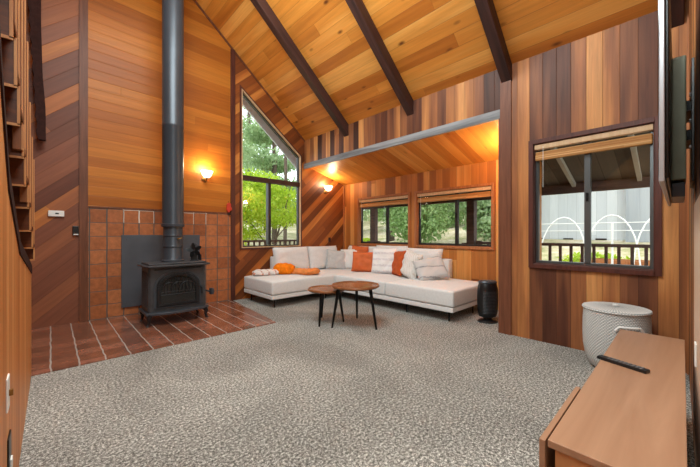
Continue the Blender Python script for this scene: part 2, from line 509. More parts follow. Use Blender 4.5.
M['leaf_green'] = leaf_mat('green_leaves', [(0.3, rgb(74, 104, 58)), (0.5, rgb(142, 174, 108)), (0.7, rgb(208, 224, 168))])
M['leaf_conifer'] = leaf_mat('conifer_needles', [(0.3, rgb(92, 122, 78)), (0.5, rgb(156, 182, 130)), (0.7, rgb(214, 228, 190))])
M['leaf_dark'] = leaf_mat('shrub_leaves', [(0.3, rgb(34, 56, 32)), (0.5, rgb(84, 116, 62)), (0.7, rgb(172, 186, 116))])


def ground_mat():
    m, nt, bs = newmat('garden_ground')
    g = G(nt); P = g.obj()
    a = g.noise(P, 0.8, 4.0, 0.6); b = g.noise(P, 6.0, 4.0, 0.7)
    f = g.math('ADD', g.math('MULTIPLY', a, 0.6), g.math('MULTIPLY', b, 0.4))
    c = g.ramp(f, [(0.36, rgb(120, 132, 72)), (0.45, rgb(168, 160, 120)), (0.54, rgb(196, 180, 150)), (0.64, rgb(222, 212, 190))])
    g.link(c, bs.inputs['Base Color']); bs.inputs['Roughness'].default_value = 0.95
    g.link(g.bump(b, 0.6, 0.05), bs.inputs['Normal'])
    return m


M['ground'] = ground_mat()

# ------------------------------------------------------------------ room shell
XR = 4.14; YB = 5.83; ZE = 3.36; XA = 5.35; YE = 1.567; YN = -0.06


def roof(x): return ZE + (XR - x) * slope_k


def struct(name, mb, mat, parent=None, **k):
    o = mb.build(name, mat, parent, **k)
    if parent is None: o['kind'] = 'structure'
    return o


# floors
f = MB(); f.box(-4.2, XR, YN, YB, -0.1, 0.0); f.box(XR, XA, YE, YB, -0.1, 0.0)
struct('floor', f, M['carpet'])
f = MB(); f.prism([(-4.2, 3.93), (2.30, 3.93), (2.47, 5.80), (2.47, YB), (-4.2, YB)], 0.001, 0.014, 'z')
struct('floor_hearth', f, M['tile_floor'])

# right wall X = 4.14 with the big sliding window
RW = (0.16, 1.19, 0.905, 2.31)    # y0, y1, z0, z1 of the opening
w = MB()
w.box(XR, XR + 0.14, YN - 0.1, RW[0], 0, ZE); w.box(XR, XR + 0.14, RW[1], YE, 0, ZE)
w.box(XR, XR + 0.14, RW[0], RW[1], 0, RW[2]); w.box(XR, XR + 0.14, RW[0], RW[1], RW[3], ZE)
struct('wall_right', w, M['right_wall'])
# header over the alcove, beam under it
w = MB(); w.box(XR, XR + 0.14, YE, YB, 2.83, ZE)
struct('wall_header', w, M['header'])
w = MB(); w.box(XR - 0.02, XR + 0.02, YE, YB, 2.72, 2.835)
struct('trim_alcove_beam', w, M['grey_beam'], bevel=0.004)
# alcove
W1 = (3.86, 5.30, 1.03, 2.07); W2 = (2.17, 3.66, 1.03, 2.07)
w = MB()
w.box(XA, XA + 0.14, YE - 0.1, W2[0], 0, 2.6); w.box(XA, XA + 0.14, W2[1], W1[0], 0, 2.6); w.box(XA, XA + 0.14, W1[1], YB + 0.1, 0, 2.6)
for W in (W1, W2):
    w.box(XA, XA + 0.14, W[0], W[1], 0, W[2]); w.box(XA, XA + 0.14, W[0], W[1], W[3], 2.6)
struct('wall_alcove', w, M['alcove'])
w = MB(); w.box(XR + 0.14, XA, YE - 0.1, YE, 0, 2.9)
w.box(XR + 0.0, XR + 0.14, YE - 0.001, YE, 0, 0.01)
struct('wall_alcove_return', w, M['alcove'])
w = MB(); w.prism([(XR + 0.02, 2.80), (XA + 0.14, 2.445), (XA + 0.14, 2.6), (XR + 0.15, 2.96), (XR + 0.02, 2.826)], YE, YB, 'y')
struct('ceiling_alcove', w, M['alcove_ceiling'])

# vaulted ceiling
w = MB()
w.prism([(XR + 0.14, roof(XR + 0.14)), (0.0, roof(0.0)), (0.0, roof(0.0) + 0.25), (XR + 0.14, roof(XR + 0.14) + 0.25)], YN - 0.1, YB + 0.14, 'y')
struct('ceiling', w, M['ceiling'])
w = MB()
w.prism([(-4.2, roof(4.2)), (0.0, roof(0.0)), (0.0, roof(0.0) + 0.25), (-4.2, roof(4.2) + 0.25)], YN - 0.1, YB + 0.14, 'y')
struct('ceiling_left', w, M['ceiling'])
for yc in (4.44, 2.95, 1.49, 0.03):
    b = MB()
    b.prism([(XR, roof(XR)), (XR, roof(XR) - 0.215), (0.1, roof(0.1) - 0.215), (0.1, roof(0.1))], yc - 0.062, yc + 0.062, 'y')
    struct('trim_rafter', b, M['rafter'], bevel=0.006)

# back (stove) wall Y = 5.83
T = 0.14
w = MB(); w.prism([(-4.2, 0), (0.345, 0), (0.345, roof(0.345)), (0, roof(0)), (-4.2, roof(4.2))], YB, YB + T, 'y')
struct('wall_back_left', w, M['left_wall'])
w = MB(); w.prism([(0.345, 1.635), (2.47, 1.635), (2.47, roof(2.47)), (0.345, roof(0.345))], YB, YB + T, 'y')
struct('wall_back_stove', w, M['stove_wall'])
w = MB(); w.box(0.345, 2.47, YB - 0.012, YB + T, 0, 1.635)
struct('wall_tile_surround', w, M['tile_wall'])
WX0, WX1, WZ0, WZT0, WZT1 = 2.66, 4.03, 0.985, 4.06, 2.98
w = MB()
w.prism([(2.47, 0), (WX0, 0), (WX0, roof(WX0)), (2.47, roof(2.47))], YB, YB + T, 'y')
w.prism([(WX0, 0), (WX1, 0), (WX1, WZ0), (WX0, WZ0)], YB, YB + T, 'y')
w.prism([(WX0, WZT0), (WX1, WZT1), (WX1, roof(WX1)), (WX0, roof(WX0))], YB, YB + T, 'y')
w.prism([(WX1, 0), (XR, 0), (XR, roof(XR)), (WX1, roof(WX1))], YB, YB + T, 'y')
w.prism([(XR, 0), (XA + T, 0), (XA + T, 2.6), (XR, 2.96)], YB, YB + T, 'y')
struct('wall_back_window', w, M['diag_wall'])

# near wall behind the television, and the far left side
w = MB(); w.box(-4.2, XR, YN - 0.1, YN, 1.42, ZE)
w.prism([(-4.2, ZE), (XR, ZE), (0, roof(0))], YN - 0.1, YN, 'y')
w.box(2.7, XR, YN - 0.1, YN, 0, 1.42)
struct('wall_near', w, M['tv_wall'])
w = MB(); w.box(-4.2, 2.7, YN - 0.1, YN, 0, 1.42)
struct('wall_near_lower', w, M['pale_panel'])
w = MB(); w.box(-4.34, -4.2, YN - 0.1, YB + T, 0, roof(4.2))
struct('wall_left', w, M['back_wall'])
w = MB(); w.box(XR - 0.03, XR, YN, YN + 0.012, 0, ZE)
struct('trim_corner', w, M['trim_tan'])

# trims on the back wall
w = MB(); w.box(0.29, 0.385, YB - 0.03, YB, 0.014, roof(0.385))
struct('trim_tile_left', w, M['trim'])
w = MB(); w.box(2.45, 2.53, YB - 0.03, YB, 0.014, roof(2.53))
struct('trim_tile_right', w, M['trim_dark'])
w = MB(); w.box(0.385, 2.45, YB - 0.022, YB, 1.632, 1.655)
struct('trim_tile_top', w, M['trim'])
w = MB(); w.box(XA - 0.03, XA, YB - 0.03, YB, 0, 2.47)
struct('trim_alcove_corner', w, M['trim_tan'])
w = MB(); w.prism([(0.02, roof(0.02) - 0.06), (XR, roof(XR) - 0.03), (XR, roof(XR)), (0.02, roof(0.02))], YB - 0.02, YB, 'y')
struct('trim_gable', w, M['trim'])
w = MB(); w.box(XR - 0.018, XR + 0.14, YE - 0.0, YE + 0.02, 0, 2.72); w.box(XR - 0.018, XR, YE - 0.13, YE, 0, ZE)
struct('trim_alcove_edge', w, M['trim'])

# ------------------------------------------------------------------ windows


def slider(name, x, W, casing, cw, frame, sill=0.04, mull=None):
    """sliding window in a wall of constant x; W = opening y0,y1,z0,z1"""
    y0, y1, z0, z1 = W
    root = empty(name, (0, 0, 0)); root['kind'] = 'structure'
    c = MB()
    c.box(x - 0.022, x + 0.0, y0 - cw, y0, z0 - cw, z1 + cw); c.box(x - 0.022, x + 0.0, y1, y1 + cw, z0 - cw, z1 + cw)
    c.box(x - 0.022, x + 0.0, y0, y1, z1, z1 + cw); c.box(x - 0.03, x + 0.0, y0, y1, z0 - cw, z0)
    t = 0.008
    c.box(x, x + 0.13, y0, y0 + t, z0, z1); c.box(x, x + 0.13, y1 - t, y1, z0, z1); c.box(x, x + 0.13, y0, y1, z0, z0 + t); c.box(x, x + 0.13, y0, y1, z1 - t, z1)
    c.build('window_casing', casing, root, bevel=0.003)
    ym = mull if mull is not None else (y0 + y1) / 2
    fx = x + 0.06
    fr = MB(); b = 0.028
    fr.box(fx, fx + 0.05, y0 + t, y0 + t + b, z0 + t, z1 - t); fr.box(fx, fx + 0.05, y1 - t - b, y1 - t, z0 + t, z1 - t)
    fr.box(fx, fx + 0.05, y0 + t + b, y1 - t - b, z0 + t, z0 + t + b); fr.box(fx, fx + 0.05, y0 + t + b, y1 - t - b, z1 - t - b, z1 - t)
    fr.build('window_frame', frame, root, bevel=0.003)
    mm = MB(); mm.box(fx - 0.01, fx + 0.045, ym - 0.028, ym + 0.028, z0 + t + b, z1 - t - b)
    mu = mm.build('window_mullion', frame, root, bevel=0.003)
    lk = MB(); lk.box(fx - 0.022, fx - 0.011, ym - 0.012, ym + 0.012, (z0 + z1) / 2 - 0.0, (z0 + z1) / 2 + 0.09)
    lk.build('latch', M['black_metal'], mu)
    for (a, bb) in ((y0 + t + b, ym - 0.028), (ym + 0.028, y1 - t - b)):
        g = MB(); g.box(fx + 0.02, fx + 0.026, a, bb, z0 + t + b, z1 - t - b); g.build('pane', M['glass'], root)
    return root


slider('window_1', XR, RW, M['trim_dark'], 0.05, M['frame_grey'], mull=0.684)
slider('window_2', XA, W2, M['trim_tan'], 0.045, M['frame'], mull=2.83)
slider('window_3', XA, W1, M['trim_tan'], 0.045, M['frame'], mull=4.475)

root = empty('window_4'); root['kind'] = 'structure'
# trapezoid window on the back wall
inner = [(WX0, WZ0), (WX1, WZ0), (WX1, WZT1), (WX0, WZT0)]


def offs(poly, d):
    """inset a convex polygon by d"""
    n = len(poly); out = []
    cx = sum(p[0] for p in poly) / n; cz = sum(p[1] for p in poly) / n
    lines = []
    for i in range(n):
        a = Vector(poly[i]); b = Vector(poly[(i + 1) % n]); t = (b - a).normalized(); nn = Vector((-t.y, t.x))
        if nn.dot(Vector((cx, cz)) - a) < 0: nn = -nn
        lines.append((a + nn * d, t))
    for i in range(n):
        p, t = lines[i - 1]; q, s = lines[i]
        det = t.x * (-s.y) + s.x * t.y
        r = q - p
        k = (r.x * (-s.y) + s.x * r.y) / det
        out.append(tuple(p + t * k))
    return out


def ring(name, outer, inn, y0, y1, mat, parent):
    mb = MB(); n = len(outer)
    for i in range(n):
        j = (i + 1) % n
        mb.prism([outer[i], outer[j], inn[j], inn[i]], y0, y1, 'y')
    return mb.build(name, mat, parent)


ring('window_casing', offs(inner, -0.03), inner, YB - 0.02, YB, M['trim_dark'], root)
ring('window_liner', inner, offs(inner, 0.018), YB - 0.024, YB + 0.07, M['pale_trim'], root)
ring('window_frame', offs(inner, 0.018), offs(inner, 0.038), YB + 0.03, YB + 0.10, M['frame'], root)
p = MB(); p.prism(offs(inner, 0.038), YB + 0.06, YB + 0.066, 'y'); p.build('pane', M['glass'], root)
b = MB(); b.box(WX0 + 0.02, WX1 - 0.02, YB - 0.01, YB + 0.1, 2.31, 2.40); b.build('window_transom', M['rafter'], root)
b = MB(); b.box(3.24, 3.30, YB + 0.0, YB + 0.1, 1.03, 2.31); b.build('window_mullion', M['frame'], root)


def shade(x, y0, y1, z0, z1, label, d=0.05):
    root = empty('roman_blind', (x, (y0 + y1) / 2, z0), 0, label, 'window blind')
    L = (y1 - y0) / 2; h = z1 - z0
    v = MB(); v.box(-0.005, d + 0.012, -L, L, h - 0.055, h, bevel=0.004); v.build('headrail', M['pale_trim'], root)
    for k in range(3):
        a = MB(); a.box(0.004 * k, d - 0.003 * k, -L + 0.004, L - 0.004, k * (h - 0.06) / 4, (h - 0.06) * (0.42 + 0.2 * k), bevel=0.01); a.build('fold', M['blind'], root)
    c = MB(); c.tube([(-0.008, L - 0.09, h - 0.03), (-0.008, L - 0.09, -0.32)], 0.0025, 6); c.build('cord', M['white_plastic'], root)
    return root


shade(XR + 0.002, RW[0] + 0.01, RW[1] - 0.01, 2.115, 2.30, 'rolled-up woven wood roman blind at the top of the window nearest the television', 0.045)
shade(XA + 0.002, W2[0] + 0.01, W2[1] - 0.01, 1.885, 2.06, 'rolled-up woven wood roman blind on the alcove window nearest the tower heater', 0.045)
shade(XA + 0.002, W1[0] + 0.01, W1[1] - 0.01, 1.885, 2.06, 'rolled-up woven wood roman blind on the alcove window nearest the sofa corner', 0.045)

# ------------------------------------------------------------------ stair, left edge
SX = -0.124
wallp = [(YN, 0), (3.97, 0), (3.97, 0.90), (2.49, 1.14), (1.85, 1.43), (1.59, 1.75), (1.2, 2.3), (YN, 3.6)]
w = MB(); w.prism(wallp, SX - 0.1, SX, 'x')
struct('wall_stair', w, M['stair_wall'])
st = empty('staircase', (-0.6, 3.0, 0), 0, 'open wooden staircase with slatted side rising at the left edge', 'staircase')


def local(mb, root):
    bmesh.ops.translate(mb.bm, verts=mb.bm.verts[:], vec=-Vector(root.location))
    return mb


tops = [(3.97, 0.90), (2.49, 1.14), (1.85, 1.43), (1.59, 1.75), (1.2, 2.3), (0.5, 3.1)]
mb = MB()
for a, b in zip(tops, tops[1:]):
    mb.prism([(a[0], a[1]), (b[0], b[1]), (b[0], b[1] + 0.07), (a[0], a[1] + 0.07)], SX - 0.1, SX + 0.006, 'x')
local(mb, st).build('stringer', M['dark_string'], st)
ends = [(1.80, 2.29), (2.09, 2.13), (2.33, 1.995), (2.54, 1.855), (2.91, 1.74), (3.14, 1.587), (3.55, 1.458), (3.9, 1.28), (4.33, 1.12), (4.75, 0.98)]
for k, (ye, zb) in enumerate(ends):
    if k:
        yp, zp = ends[k - 1]
        zt = 1.25 + (zp - 1.25) * (ye * 0.7237 - 0.086) / (yp * 0.7237 - 0.086) + 0.004
        zt = max(zt, zb + 0.1)
    else:
        zt = zb + 0.3
    yn = ends[k - 1][0] if k else ye - 0.3
    t = MB(); t.box(-1.1, SX, ye - 0.02, ye, zb, zt, bevel=0.003)
    local(t, st).build('riser', M['fir_tread'], st)
    t = MB(); t.box(-1.1, SX, yn + 0.001, ye, zt + 0.001, zt + 0.035, bevel=0.003)
    local(t, st).build('tread', M['fir_tread'], st)
    t = MB(); t.box(SX - 0.010, SX + 0.002, ye - 0.026, ye - 0.0205, zb, zt); t.box(-1.1, SX + 0.002, ye - 0.026, ye - 0.0205, zb - 0.008, zb + 0.006)
    local(t, st).build('edge_strip', M['slat'], st)
for k, (y, zt) in enumerate(((2.12, 4.9), (2.36, 4.9), (2.57, 4.9), (2.85, 4.9), (3.16, 4.9), (3.5, 2.75), (3.9, 2.4), (4.35, 2.2), (4.77, 2.05))):
    zb = max([z for (ye, z) in ends if ye >= y - 0.05] + [0.95]) + 0.04
    t = MB(); t.box(SX - 0.05, SX - 0.002, y, y + 0.045, zb, zt, bevel=0.004)
    sl_o = local(t, st).build('slat', M['slat_body'], st)
    t = MB(); t.box(SX - 0.009, SX - 0.0015, y - 0.003, y - 0.0002, zb, zt)
    local(t, st).build('slat_edge', M['slat'], sl_o)
# dark sawtooth timber of the upper flight
up = MB(); pts = []
for k in range(14):
    z = 2.47 + k * 0.2
    xl = -0.115 - 0.085 * min(1.0, k / 9)
    pts += [(xl, z), (xl - 0.022, z + 0.1)]
pts += [(-0.085, 5.2), (-0.09, 4.0), (-0.075, 3.3), (-0.048, 2.9), (-0.045, 2.47)]
up.prism(pts, 5.66, 5.74, 'y')
tag(up.build('stair_stringer', M['dark_string']), 'dark sawtooth timber stringer hanging high against the left diagonal boards', 'stringer')
# upper landing behind the slats that carries both
w = MB(); w.box(-4.2, SX - 0.08, YN, YB, 4.9, 5.1)
struct('ceiling_loft', w, M['ceiling'])

# switch and outlet on the stair wall
sw = empty('light_switch', (SX, 1.81, 0.63), 0, 'white light switch plate with brass toggle on the stair wall', 'light switch')
mb = MB(); mb.box(0, 0.006, -0.04, 0.04, -0.065, 0.065, bevel=0.003); mb.build('plate', M['white_plastic'], sw)
mb = MB(); mb.box(0.006, 0.018, -0.006, 0.006, -0.012, 0.012, bevel=0.002); mb.build('toggle', M['brass'], sw)
sw = empty('wall_outlet', (SX, 1.87, 0.36), 0, 'dark outlet plate low on the stair wall below the switch', 'outlet')
mb = MB(); mb.box(0, 0.006, -0.05, 0.05, -0.08, 0.08, bevel=0.003); mb.build('plate', M['remote'], sw)
mb = MB(); mb.box(0.006, 0.012, -0.02, 0.02, -0.055, -0.015, bevel=0.002); mb.build('socket', M['white_plastic'], sw)
# thermostat pair on the left wall
th = empty('thermostat', (0.05, YB, 1.53), 0, 'white rectangular thermostat on the diagonal boards', 'thermostat')
mb = MB(); mb.box(-0.075, 0.085, -0.03, 0, -0.04, 0.04, bevel=0.006); mb.build('housing', M['white_plastic'], th)
mb = MB(); mb.box(-0.005, 0.03, -0.032, -0.0305, -0.008, 0.01); mb.build('display', M['remote'], th)
th = empty('control_box', (0.255, YB, 1.3), 0, 'small black control box beside the brown trim, below the thermostat', 'control box')
mb = MB(); mb.box(-0.035, 0.03, -0.03, 0, -0.065, 0.065, bevel=0.004); mb.build('housing', M['remote'], th)
mb = MB(); mb.box(-0.025, 0.024, -0.034, -0.0305, -0.06, -0.045); mb.build('label_strip', M['white_plastic'], th)
ot = empty('wall_outlet', (4.875, YB, 1.12), 0, 'brown outlet on the diagonal boards above the sofa corner', 'outlet')
mb = MB(); mb.box(-0.035, 0.035, -0.008, 0, -0.055, 0.055, bevel=0.003); mb.build('plate', M['rafter'], ot)

# ------------------------------------------------------------------ sconces


def sconce(loc, rz, label, energy):
    r = empty('wall_sconce', loc, rz, label, 'wall lamp')
    m = MB(); m.lathe([(0.0, 0), (0.05, 0), (0.05, 0.012), (0.03, 0.022), (0, 0.022)], n=24, cap=False)
    bmesh.ops.rotate(m.bm, verts=m.bm.verts[:], cent=(0, 0, 0), matrix=Matrix.Rotation(R(90), 3, 'X'))
    bmesh.ops.translate(m.bm, verts=m.bm.verts[:], vec=(0, 0, -0.05))
    m.build('backplate', M['brass'], r, smooth=True)
    m = MB(); m.tube([(0, -0.02, -0.05), (0, -0.07, -0.085), (0, -0.11, -0.08), (0, -0.12, -0.055)], 0.009, 10)
    m.lathe([(0.0, -0.062), (0.018, -0.058), (0.022, -0.045), (0.02, -0.035)], c=(0, -0.12, 0), n=20, cap=False)
    m.build('arm', M['brass'], r, smooth=True)
    m = MB(); m.lathe([(0.02, -0.04), (0.045, -0.03), (0.07, 0.0), (0.085, 0.045), (0.1, 0.075), (0.095, 0.075), (0.08, 0.045), (0.065, 0.004), (0.04, -0.022), (0.015, -0.032)], c=(0, -0.12, 0), n=32, cap=False)
    s = m.build('glass_shade', M['shade_glow'], r, smooth=True)
    d = bpy.data.lights.new('sconce_bulb', 'POINT'); d.energy = energy; d.color = (1.0, 0.76, 0.46); d.shadow_soft_size = 0.08
    o = bpy.data.objects.new('sconce_bulb', d); col.objects.link(o); o.parent = r; o.location = (0, -0.13, 0.13)
    return r


sconce((1.98, YB, 2.28), 0, 'lit wall sconce with frosted tulip shade on the honey boards above the stove', 15)
sconce((4.74, YB, 2.31), 0, 'lit wall sconce with frosted tulip shade on the diagonal boards over the sofa corner', 19)
sconce((4.75, YE, 2.2), R(180), 'lit wall sconce on the hidden end wall of the alcove', 34)

# ------------------------------------------------------------------ hearth: plate, stove, pipe
hp = empty('heat_shield', (1.33, YB - 0.02, 0.14), 0, 'dark slate-grey square heat shield on the tile wall behind the stove', 'heat shield')
mb = MB(); mb.box(-0.56, 0.56, -0.02, 0, 0.0, 1.1, bevel=0.004); mb.build('panel', M['plate'], hp)
for sx in (-0.5, 0.5):
    for z in (0.07, 1.03):
        mb = MB(); mb.tube([(sx, 0.008, z), (sx, -0.024, z)], 0.01, 10); mb.build('spacer_bolt', M['stove'], hp)

sv = empty('wood_stove', (1.31, 5.09, 0.014), 0, 'black cast-iron wood stove with arched glass door on four curved legs', 'stove')
mb = MB()
hx, y0, y1 = 0.37, -0.20, 0.21
mb.prism([(-hx, y0 + 0.02), (-hx + 0.03, y0), (hx - 0.03, y0), (hx, y0 + 0.02), (hx, y1), (-hx, y1)], 0.175, 0.79, 'z')
mb.build('firebox', M['stove'], sv, bevel=0.006)
mb = MB()
mb.prism([(-0.42, -0.245), (-0.38, -0.285), (0.38, -0.285), (0.42, -0.245), (0.42, 0.26), (-0.42, 0.26)], 0.79, 0.815, 'z')
mb.prism([(-0.37, -0.235), (0.37, -0.235), (0.37, 0.235), (-0.37, 0.235)], 0.815, 0.84, 'z')
mb.build('top_plate', M['stove'], sv, bevel=0.008)
mb = MB()
pts = [(-0.40, 0.25), (-0.40, -0.22)] + [(-0.40 + 0.8 * i / 12, -0.235 - 0.09 * math.sin(PI * i / 12)) for i in range(13)] + [(0.40, -0.22), (0.40, 0.25)]
mb.prism(pts, 0.145, 0.178, 'z')
mb.build('ash_lip', M['pipe'], sv, bevel=0.006)


def arch(cx, z0, zs, rx, rz, n=20):
    return [(cx - rx, z0)] + [(cx - rx * math.cos(PI * i / n), zs + rz * math.sin(PI * i / n)) for i in range(n + 1)] + [(cx + rx, z0)]


def archring(o, i_, y0, y1):
    m = MB()
    for k in range(len(o) - 1):
        m.prism([o[k], o[k + 1], i_[k + 1], i_[k]], y0, y1, 'y')
    m.prism([o[-1], o[0], i_[0], i_[-1]], y0, y1, 'y')
    return m


door = archring(arch(0, 0.25, 0.50, 0.27, 0.20), arch(0, 0.285, 0.50, 0.225, 0.155), y0 - 0.03, y0).build('door', M['stove_dark'], sv, bevel=0.004)
mb = MB(); mb.prism(arch(0, 0.285, 0.50, 0.224, 0.154), y0 - 0.012, y0 - 0.006, 'y'); mb.build('door_glass', M['stove_glass'], door)
mb = MB()
for k in range(-4, 5):
    mb.tube([(k * 0.045, y0 - 0.02, 0.40), (k * 0.045, y0 - 0.02, 0.50 + 0.135 * math.sqrt(max(0, 1 - (k / 5.2) ** 2)))], 0.004, 6)
mb.tube([(-0.22, y0 - 0.02, 0.40), (0.22, y0 - 0.02, 0.40)], 0.007, 6); mb.tube([(-0.22, y0 - 0.02, 0.44), (0.22, y0 - 0.02, 0.44)], 0.005, 6)
for cx in (-0.11, 0, 0.11):
    mb.tube([(cx - 0.11 * math.cos(PI * i / 10), y0 - 0.022, 0.45 + 0.12 * math.sin(PI * i / 10)) for i in range(11)], 0.005, 6)
mb.build('grille', M['stove_dark'], door, smooth=True)
archring(arch(0, 0.225, 0.50, 0.305, 0.235), arch(0, 0.24, 0.50, 0.285, 0.215), y0 - 0.012, y0).build('arch_moulding', M['pipe'], sv)
mb = MB(); mb.tube([(0.29, y0 - 0.005, 0.47), (0.30, y0 - 0.05, 0.46), (0.30, y0 - 0.055, 0.37)], [0.009, 0.009, 0.013], 10); mb.build('door_handle', M['stove_dark'], sv, smooth=True)
mb = MB(); mb.box(-0.30, 0.30, y0 - 0.012, y0, 0.745, 0.765); mb.build('front_moulding', M['stove_dark'], sv)
for sx in (-1, 1):
    m = MB()
    for k in range(5):
        yy = -0.12 + k * 0.065
        m.box(sx * hx, sx * (hx + 0.008), yy - 0.012, yy + 0.012, 0.24, 0.72)
    m.build('side_rib', M['stove'], sv, bevel=0.002)
    for sy in (-0.22, 0.19):
        m = MB(); x = sx * 0.35; s = 0.012
        m.tube([(x, sy, 0.15), (x + sx * 0.02, sy - 0.008, 0.11), (x + sx * 0.012, sy, 0.06), (x + sx * 0.02, sy - 0.004, 0.02), (x + sx * 0.035, sy - 0.01, 0.0)], [0.036, 0.030, 0.020, 0.016, 0.022], 10)
        m.build('leg', M['stove_dark'], sv, smooth=True)
mb = MB(); mb.tube([(0.40, -0.05, 0.38), (0.47, -0.12, 0.36)], 0.012, 8); mb.lathe([(0, -0.05), (0.05, -0.045), (0.058, 0.0), (0.05, 0.045), (0, 0.05)], c=(0.49, -0.1, 0.36), n=20, sx=0.6, cap=False)
mb.tube([(0.34, 0.0, 0.38), (0.41, -0.06, 0.38)], 0.012, 8)
mb.build('ash_door_knob', M['pipe'], sv, smooth=True)
mb = MB(); mb.box(0.385, 0.41, 0.1, 0.2, 0.80, 0.92, bevel=0.004); mb.box(0.345, 0.39, 0.13, 0.17, 0.82, 0.84); mb.build('damper_lever', M['stove_dark'], sv)

fp = empty('flue_pipe', (1.298, 5.12, 0.854), 0, 'tall dark grey round flue pipe rising from the stove to the ceiling', 'pipe')
mb = MB(); mb.lathe([(0.150, 0), (0.150, 0.02), (0.130, 0.035), (0.126, 0.04), (0.126, 0.56)], n=40); mb.build('lower_pipe', M['pipe'], fp, smooth=True)
mb = MB(); mb.lathe([(0.127, 0.20), (0.130, 0.205), (0.130, 0.23), (0.127, 0.235)], n=40, cap=False); mb.build('joint_band', M['pipe'], fp, smooth=True)
mb = MB(); mb.lathe([(0.127, 0.36), (0.130, 0.365), (0.130, 0.385), (0.127, 0.39)], n=40, cap=False); mb.build('joint_band', M['pipe'], fp, smooth=True)
mb = MB(); mb.lathe([(0.127, 0.50), (0.148, 0.505), (0.150, 0.515), (0.150, 0.545), (0.142, 0.55), (0.140, 0.56), (0.140, 1.95), (0.142, 1.955), (0.142, 1.985), (0.140, 1.99), (0.140, 4.93)], n=40); mb.build('upper_pipe', M['pipe'], fp, smooth=True)
mb = MB(); mb.tube([(0.03, -0.13, 0.33), (0.03, -0.16, 0.33)], 0.012, 10); mb.tube([(0.03, -0.15, 0.33), (0.075, -0.15, 0.345)], 0.006, 8); mb.build('damper_handle', M['brass'], fp, smooth=True)

fan = empty('stove_fan', (1.56, 5.03, 0.854), R(-17), 'small black heat-powered fan standing on the stove top', 'fan')
mb = MB(); mb.box(-0.055, 0.055, -0.03, 0.03, 0, 0.012, bevel=0.003); mb.box(-0.045, 0.045, -0.014, 0.014, 0.012, 0.10, bevel=0.004); mb.build('base', M['stove_dark'], fan)
mb = MB()
for k in range(-3, 4): mb.box(k * 0.017 - 0.003, k * 0.017 + 0.003, -0.01, 0.03, 0.10, 0.27 - abs(k) * 0.012)
mb.build('cooling_fin', M['stove_dark'], fan)
mb = MB(); mb.lathe([(0, 0), (0.02, 0), (0.02, 0.045), (0, 0.045)], n=16, cap=False); bmesh.ops.rotate(mb.bm, verts=mb.bm.verts[:], cent=(0, 0, 0), matrix=Matrix.Rotation(R(90), 3, 'X')); bmesh.ops.translate(mb.bm, verts=mb.bm.verts[:], vec=(0, -0.005, 0.16)); mb.build('motor', M['stove_dark'], fan, smooth=True)
for k in range(5):
    a = k * PI * 2 / 5 + 0.5
    m = MB(); n = 8; vs = []
    for i in range(n + 1):
        t = i / n; rr = 0.015 + 0.095 * t; wdt = 0.05 * math.sin(PI * (0.15 + 0.75 * t))
        for s in (-1, 1):
            aa = a + s * wdt / max(rr, 0.03) * 0.6
            vs.append(m.bm.verts.new((rr * math.cos(aa), -0.052 - s * 0.008, 0.16 + rr * math.sin(aa))))
    for i in range(n): m.bm.faces.new((vs[2 * i], vs[2 * i + 1], vs[2 * i + 3], vs[2 * i + 2]))
    r = bmesh.ops.solidify(m.bm, geom=m.bm.faces[:], thickness=0.0015)
    m.build('blade', M['stove_dark'], fan, smooth=True)

mit = empty('oven_mitt', (2.405, YB - 0.03, 1.74), 0, 'small red quilted mitt hanging at the top right of the tiles', 'oven mitt')
mb = MB(); mb.prism([(-0.045, 0.07), (-0.05, -0.03), (-0.03, -0.08), (0.0, -0.09), (0.02, -0.05), (0.05, -0.04), (0.05, 0.0), (0.03, 0.02), (0.035, 0.08), (0.0, 0.10)], -0.03, 0.0, 'y')
mb.build('mitt', M['red'], mit, bevel=0.008)
mb = MB(); mb.prism([(-0.02, -0.085), (0.03, -0.085), (0.03, -0.13), (-0.02, -0.12)], -0.028, -0.003, 'y'); mb.build('cuff', M['stove_dark'], mit, bevel=0.004)
mb = MB(); mb.tube([(0, 0.0, 0.10), (0, 0.01, 0.12), (0, 0.028, 0.12)], 0.004, 6); mb.build('hook', M['black_metal'], mit)

# ------------------------------------------------------------------ sofa
sofa = empty('sectional_sofa', (4.0, 4.6, 0), 0, 'light grey L-shaped sectional sofa with low back on thin black legs', 'sofa')


def soft_box(x0, x1, y0, y1, z0, z1, crown=0.02, r=0.03, parent=None, name='seat_cushion', mat=None, nx=14, ny=14, off=None, poly=None):
    """upholstered block: rounded edges, slightly crowned top"""
    m = MB(); bm = m.bm
    off = off or sofa.location
    m.box(x0, x1, y0, y1, z0, z1)
    o = m.build(name, mat or M['sofa'], parent or sofa)
    me = o.data
    bm = bmesh.new(); bm.from_mesh(me)
    bmesh.ops.bevel(bm, geom=bm.edges[:], offset=r, segments=3, profile=0.6, affect='EDGES')
    def cut(axis, a, b, n):
        for i in range(1, n):
            co = [0, 0, 0]; co[axis] = a + (b - a) * i / n; no = [0, 0, 0]; no[axis] = 1
            bmesh.ops.bisect_plane(bm, geom=bm.verts[:] + bm.edges[:] + bm.faces[:], plane_co=co, plane_no=no)
    cut(0, x0, x1, nx); cut(1, y0, y1, ny)
    for v in bm.verts:
        u = (v.co.x - x0) / (x1 - x0); w_ = (v.co.y - y0) / (y1 - y0)
        if v.co.z > z0 + 0.6 * (z1 - z0):
            k = max(0, math.sin(PI * min(1, max(0, u)))) ** 0.5 * max(0, math.sin(PI * min(1, max(0, w_)))) ** 0.5
            v.co.z += crown * k + 0.003 * mnoise.noise(v.co * 5)
        v.co -= Vector(off)
    bm.to_mesh(me); bm.free()
    for p_ in me.polygons: p_.use_smooth = True
    return o


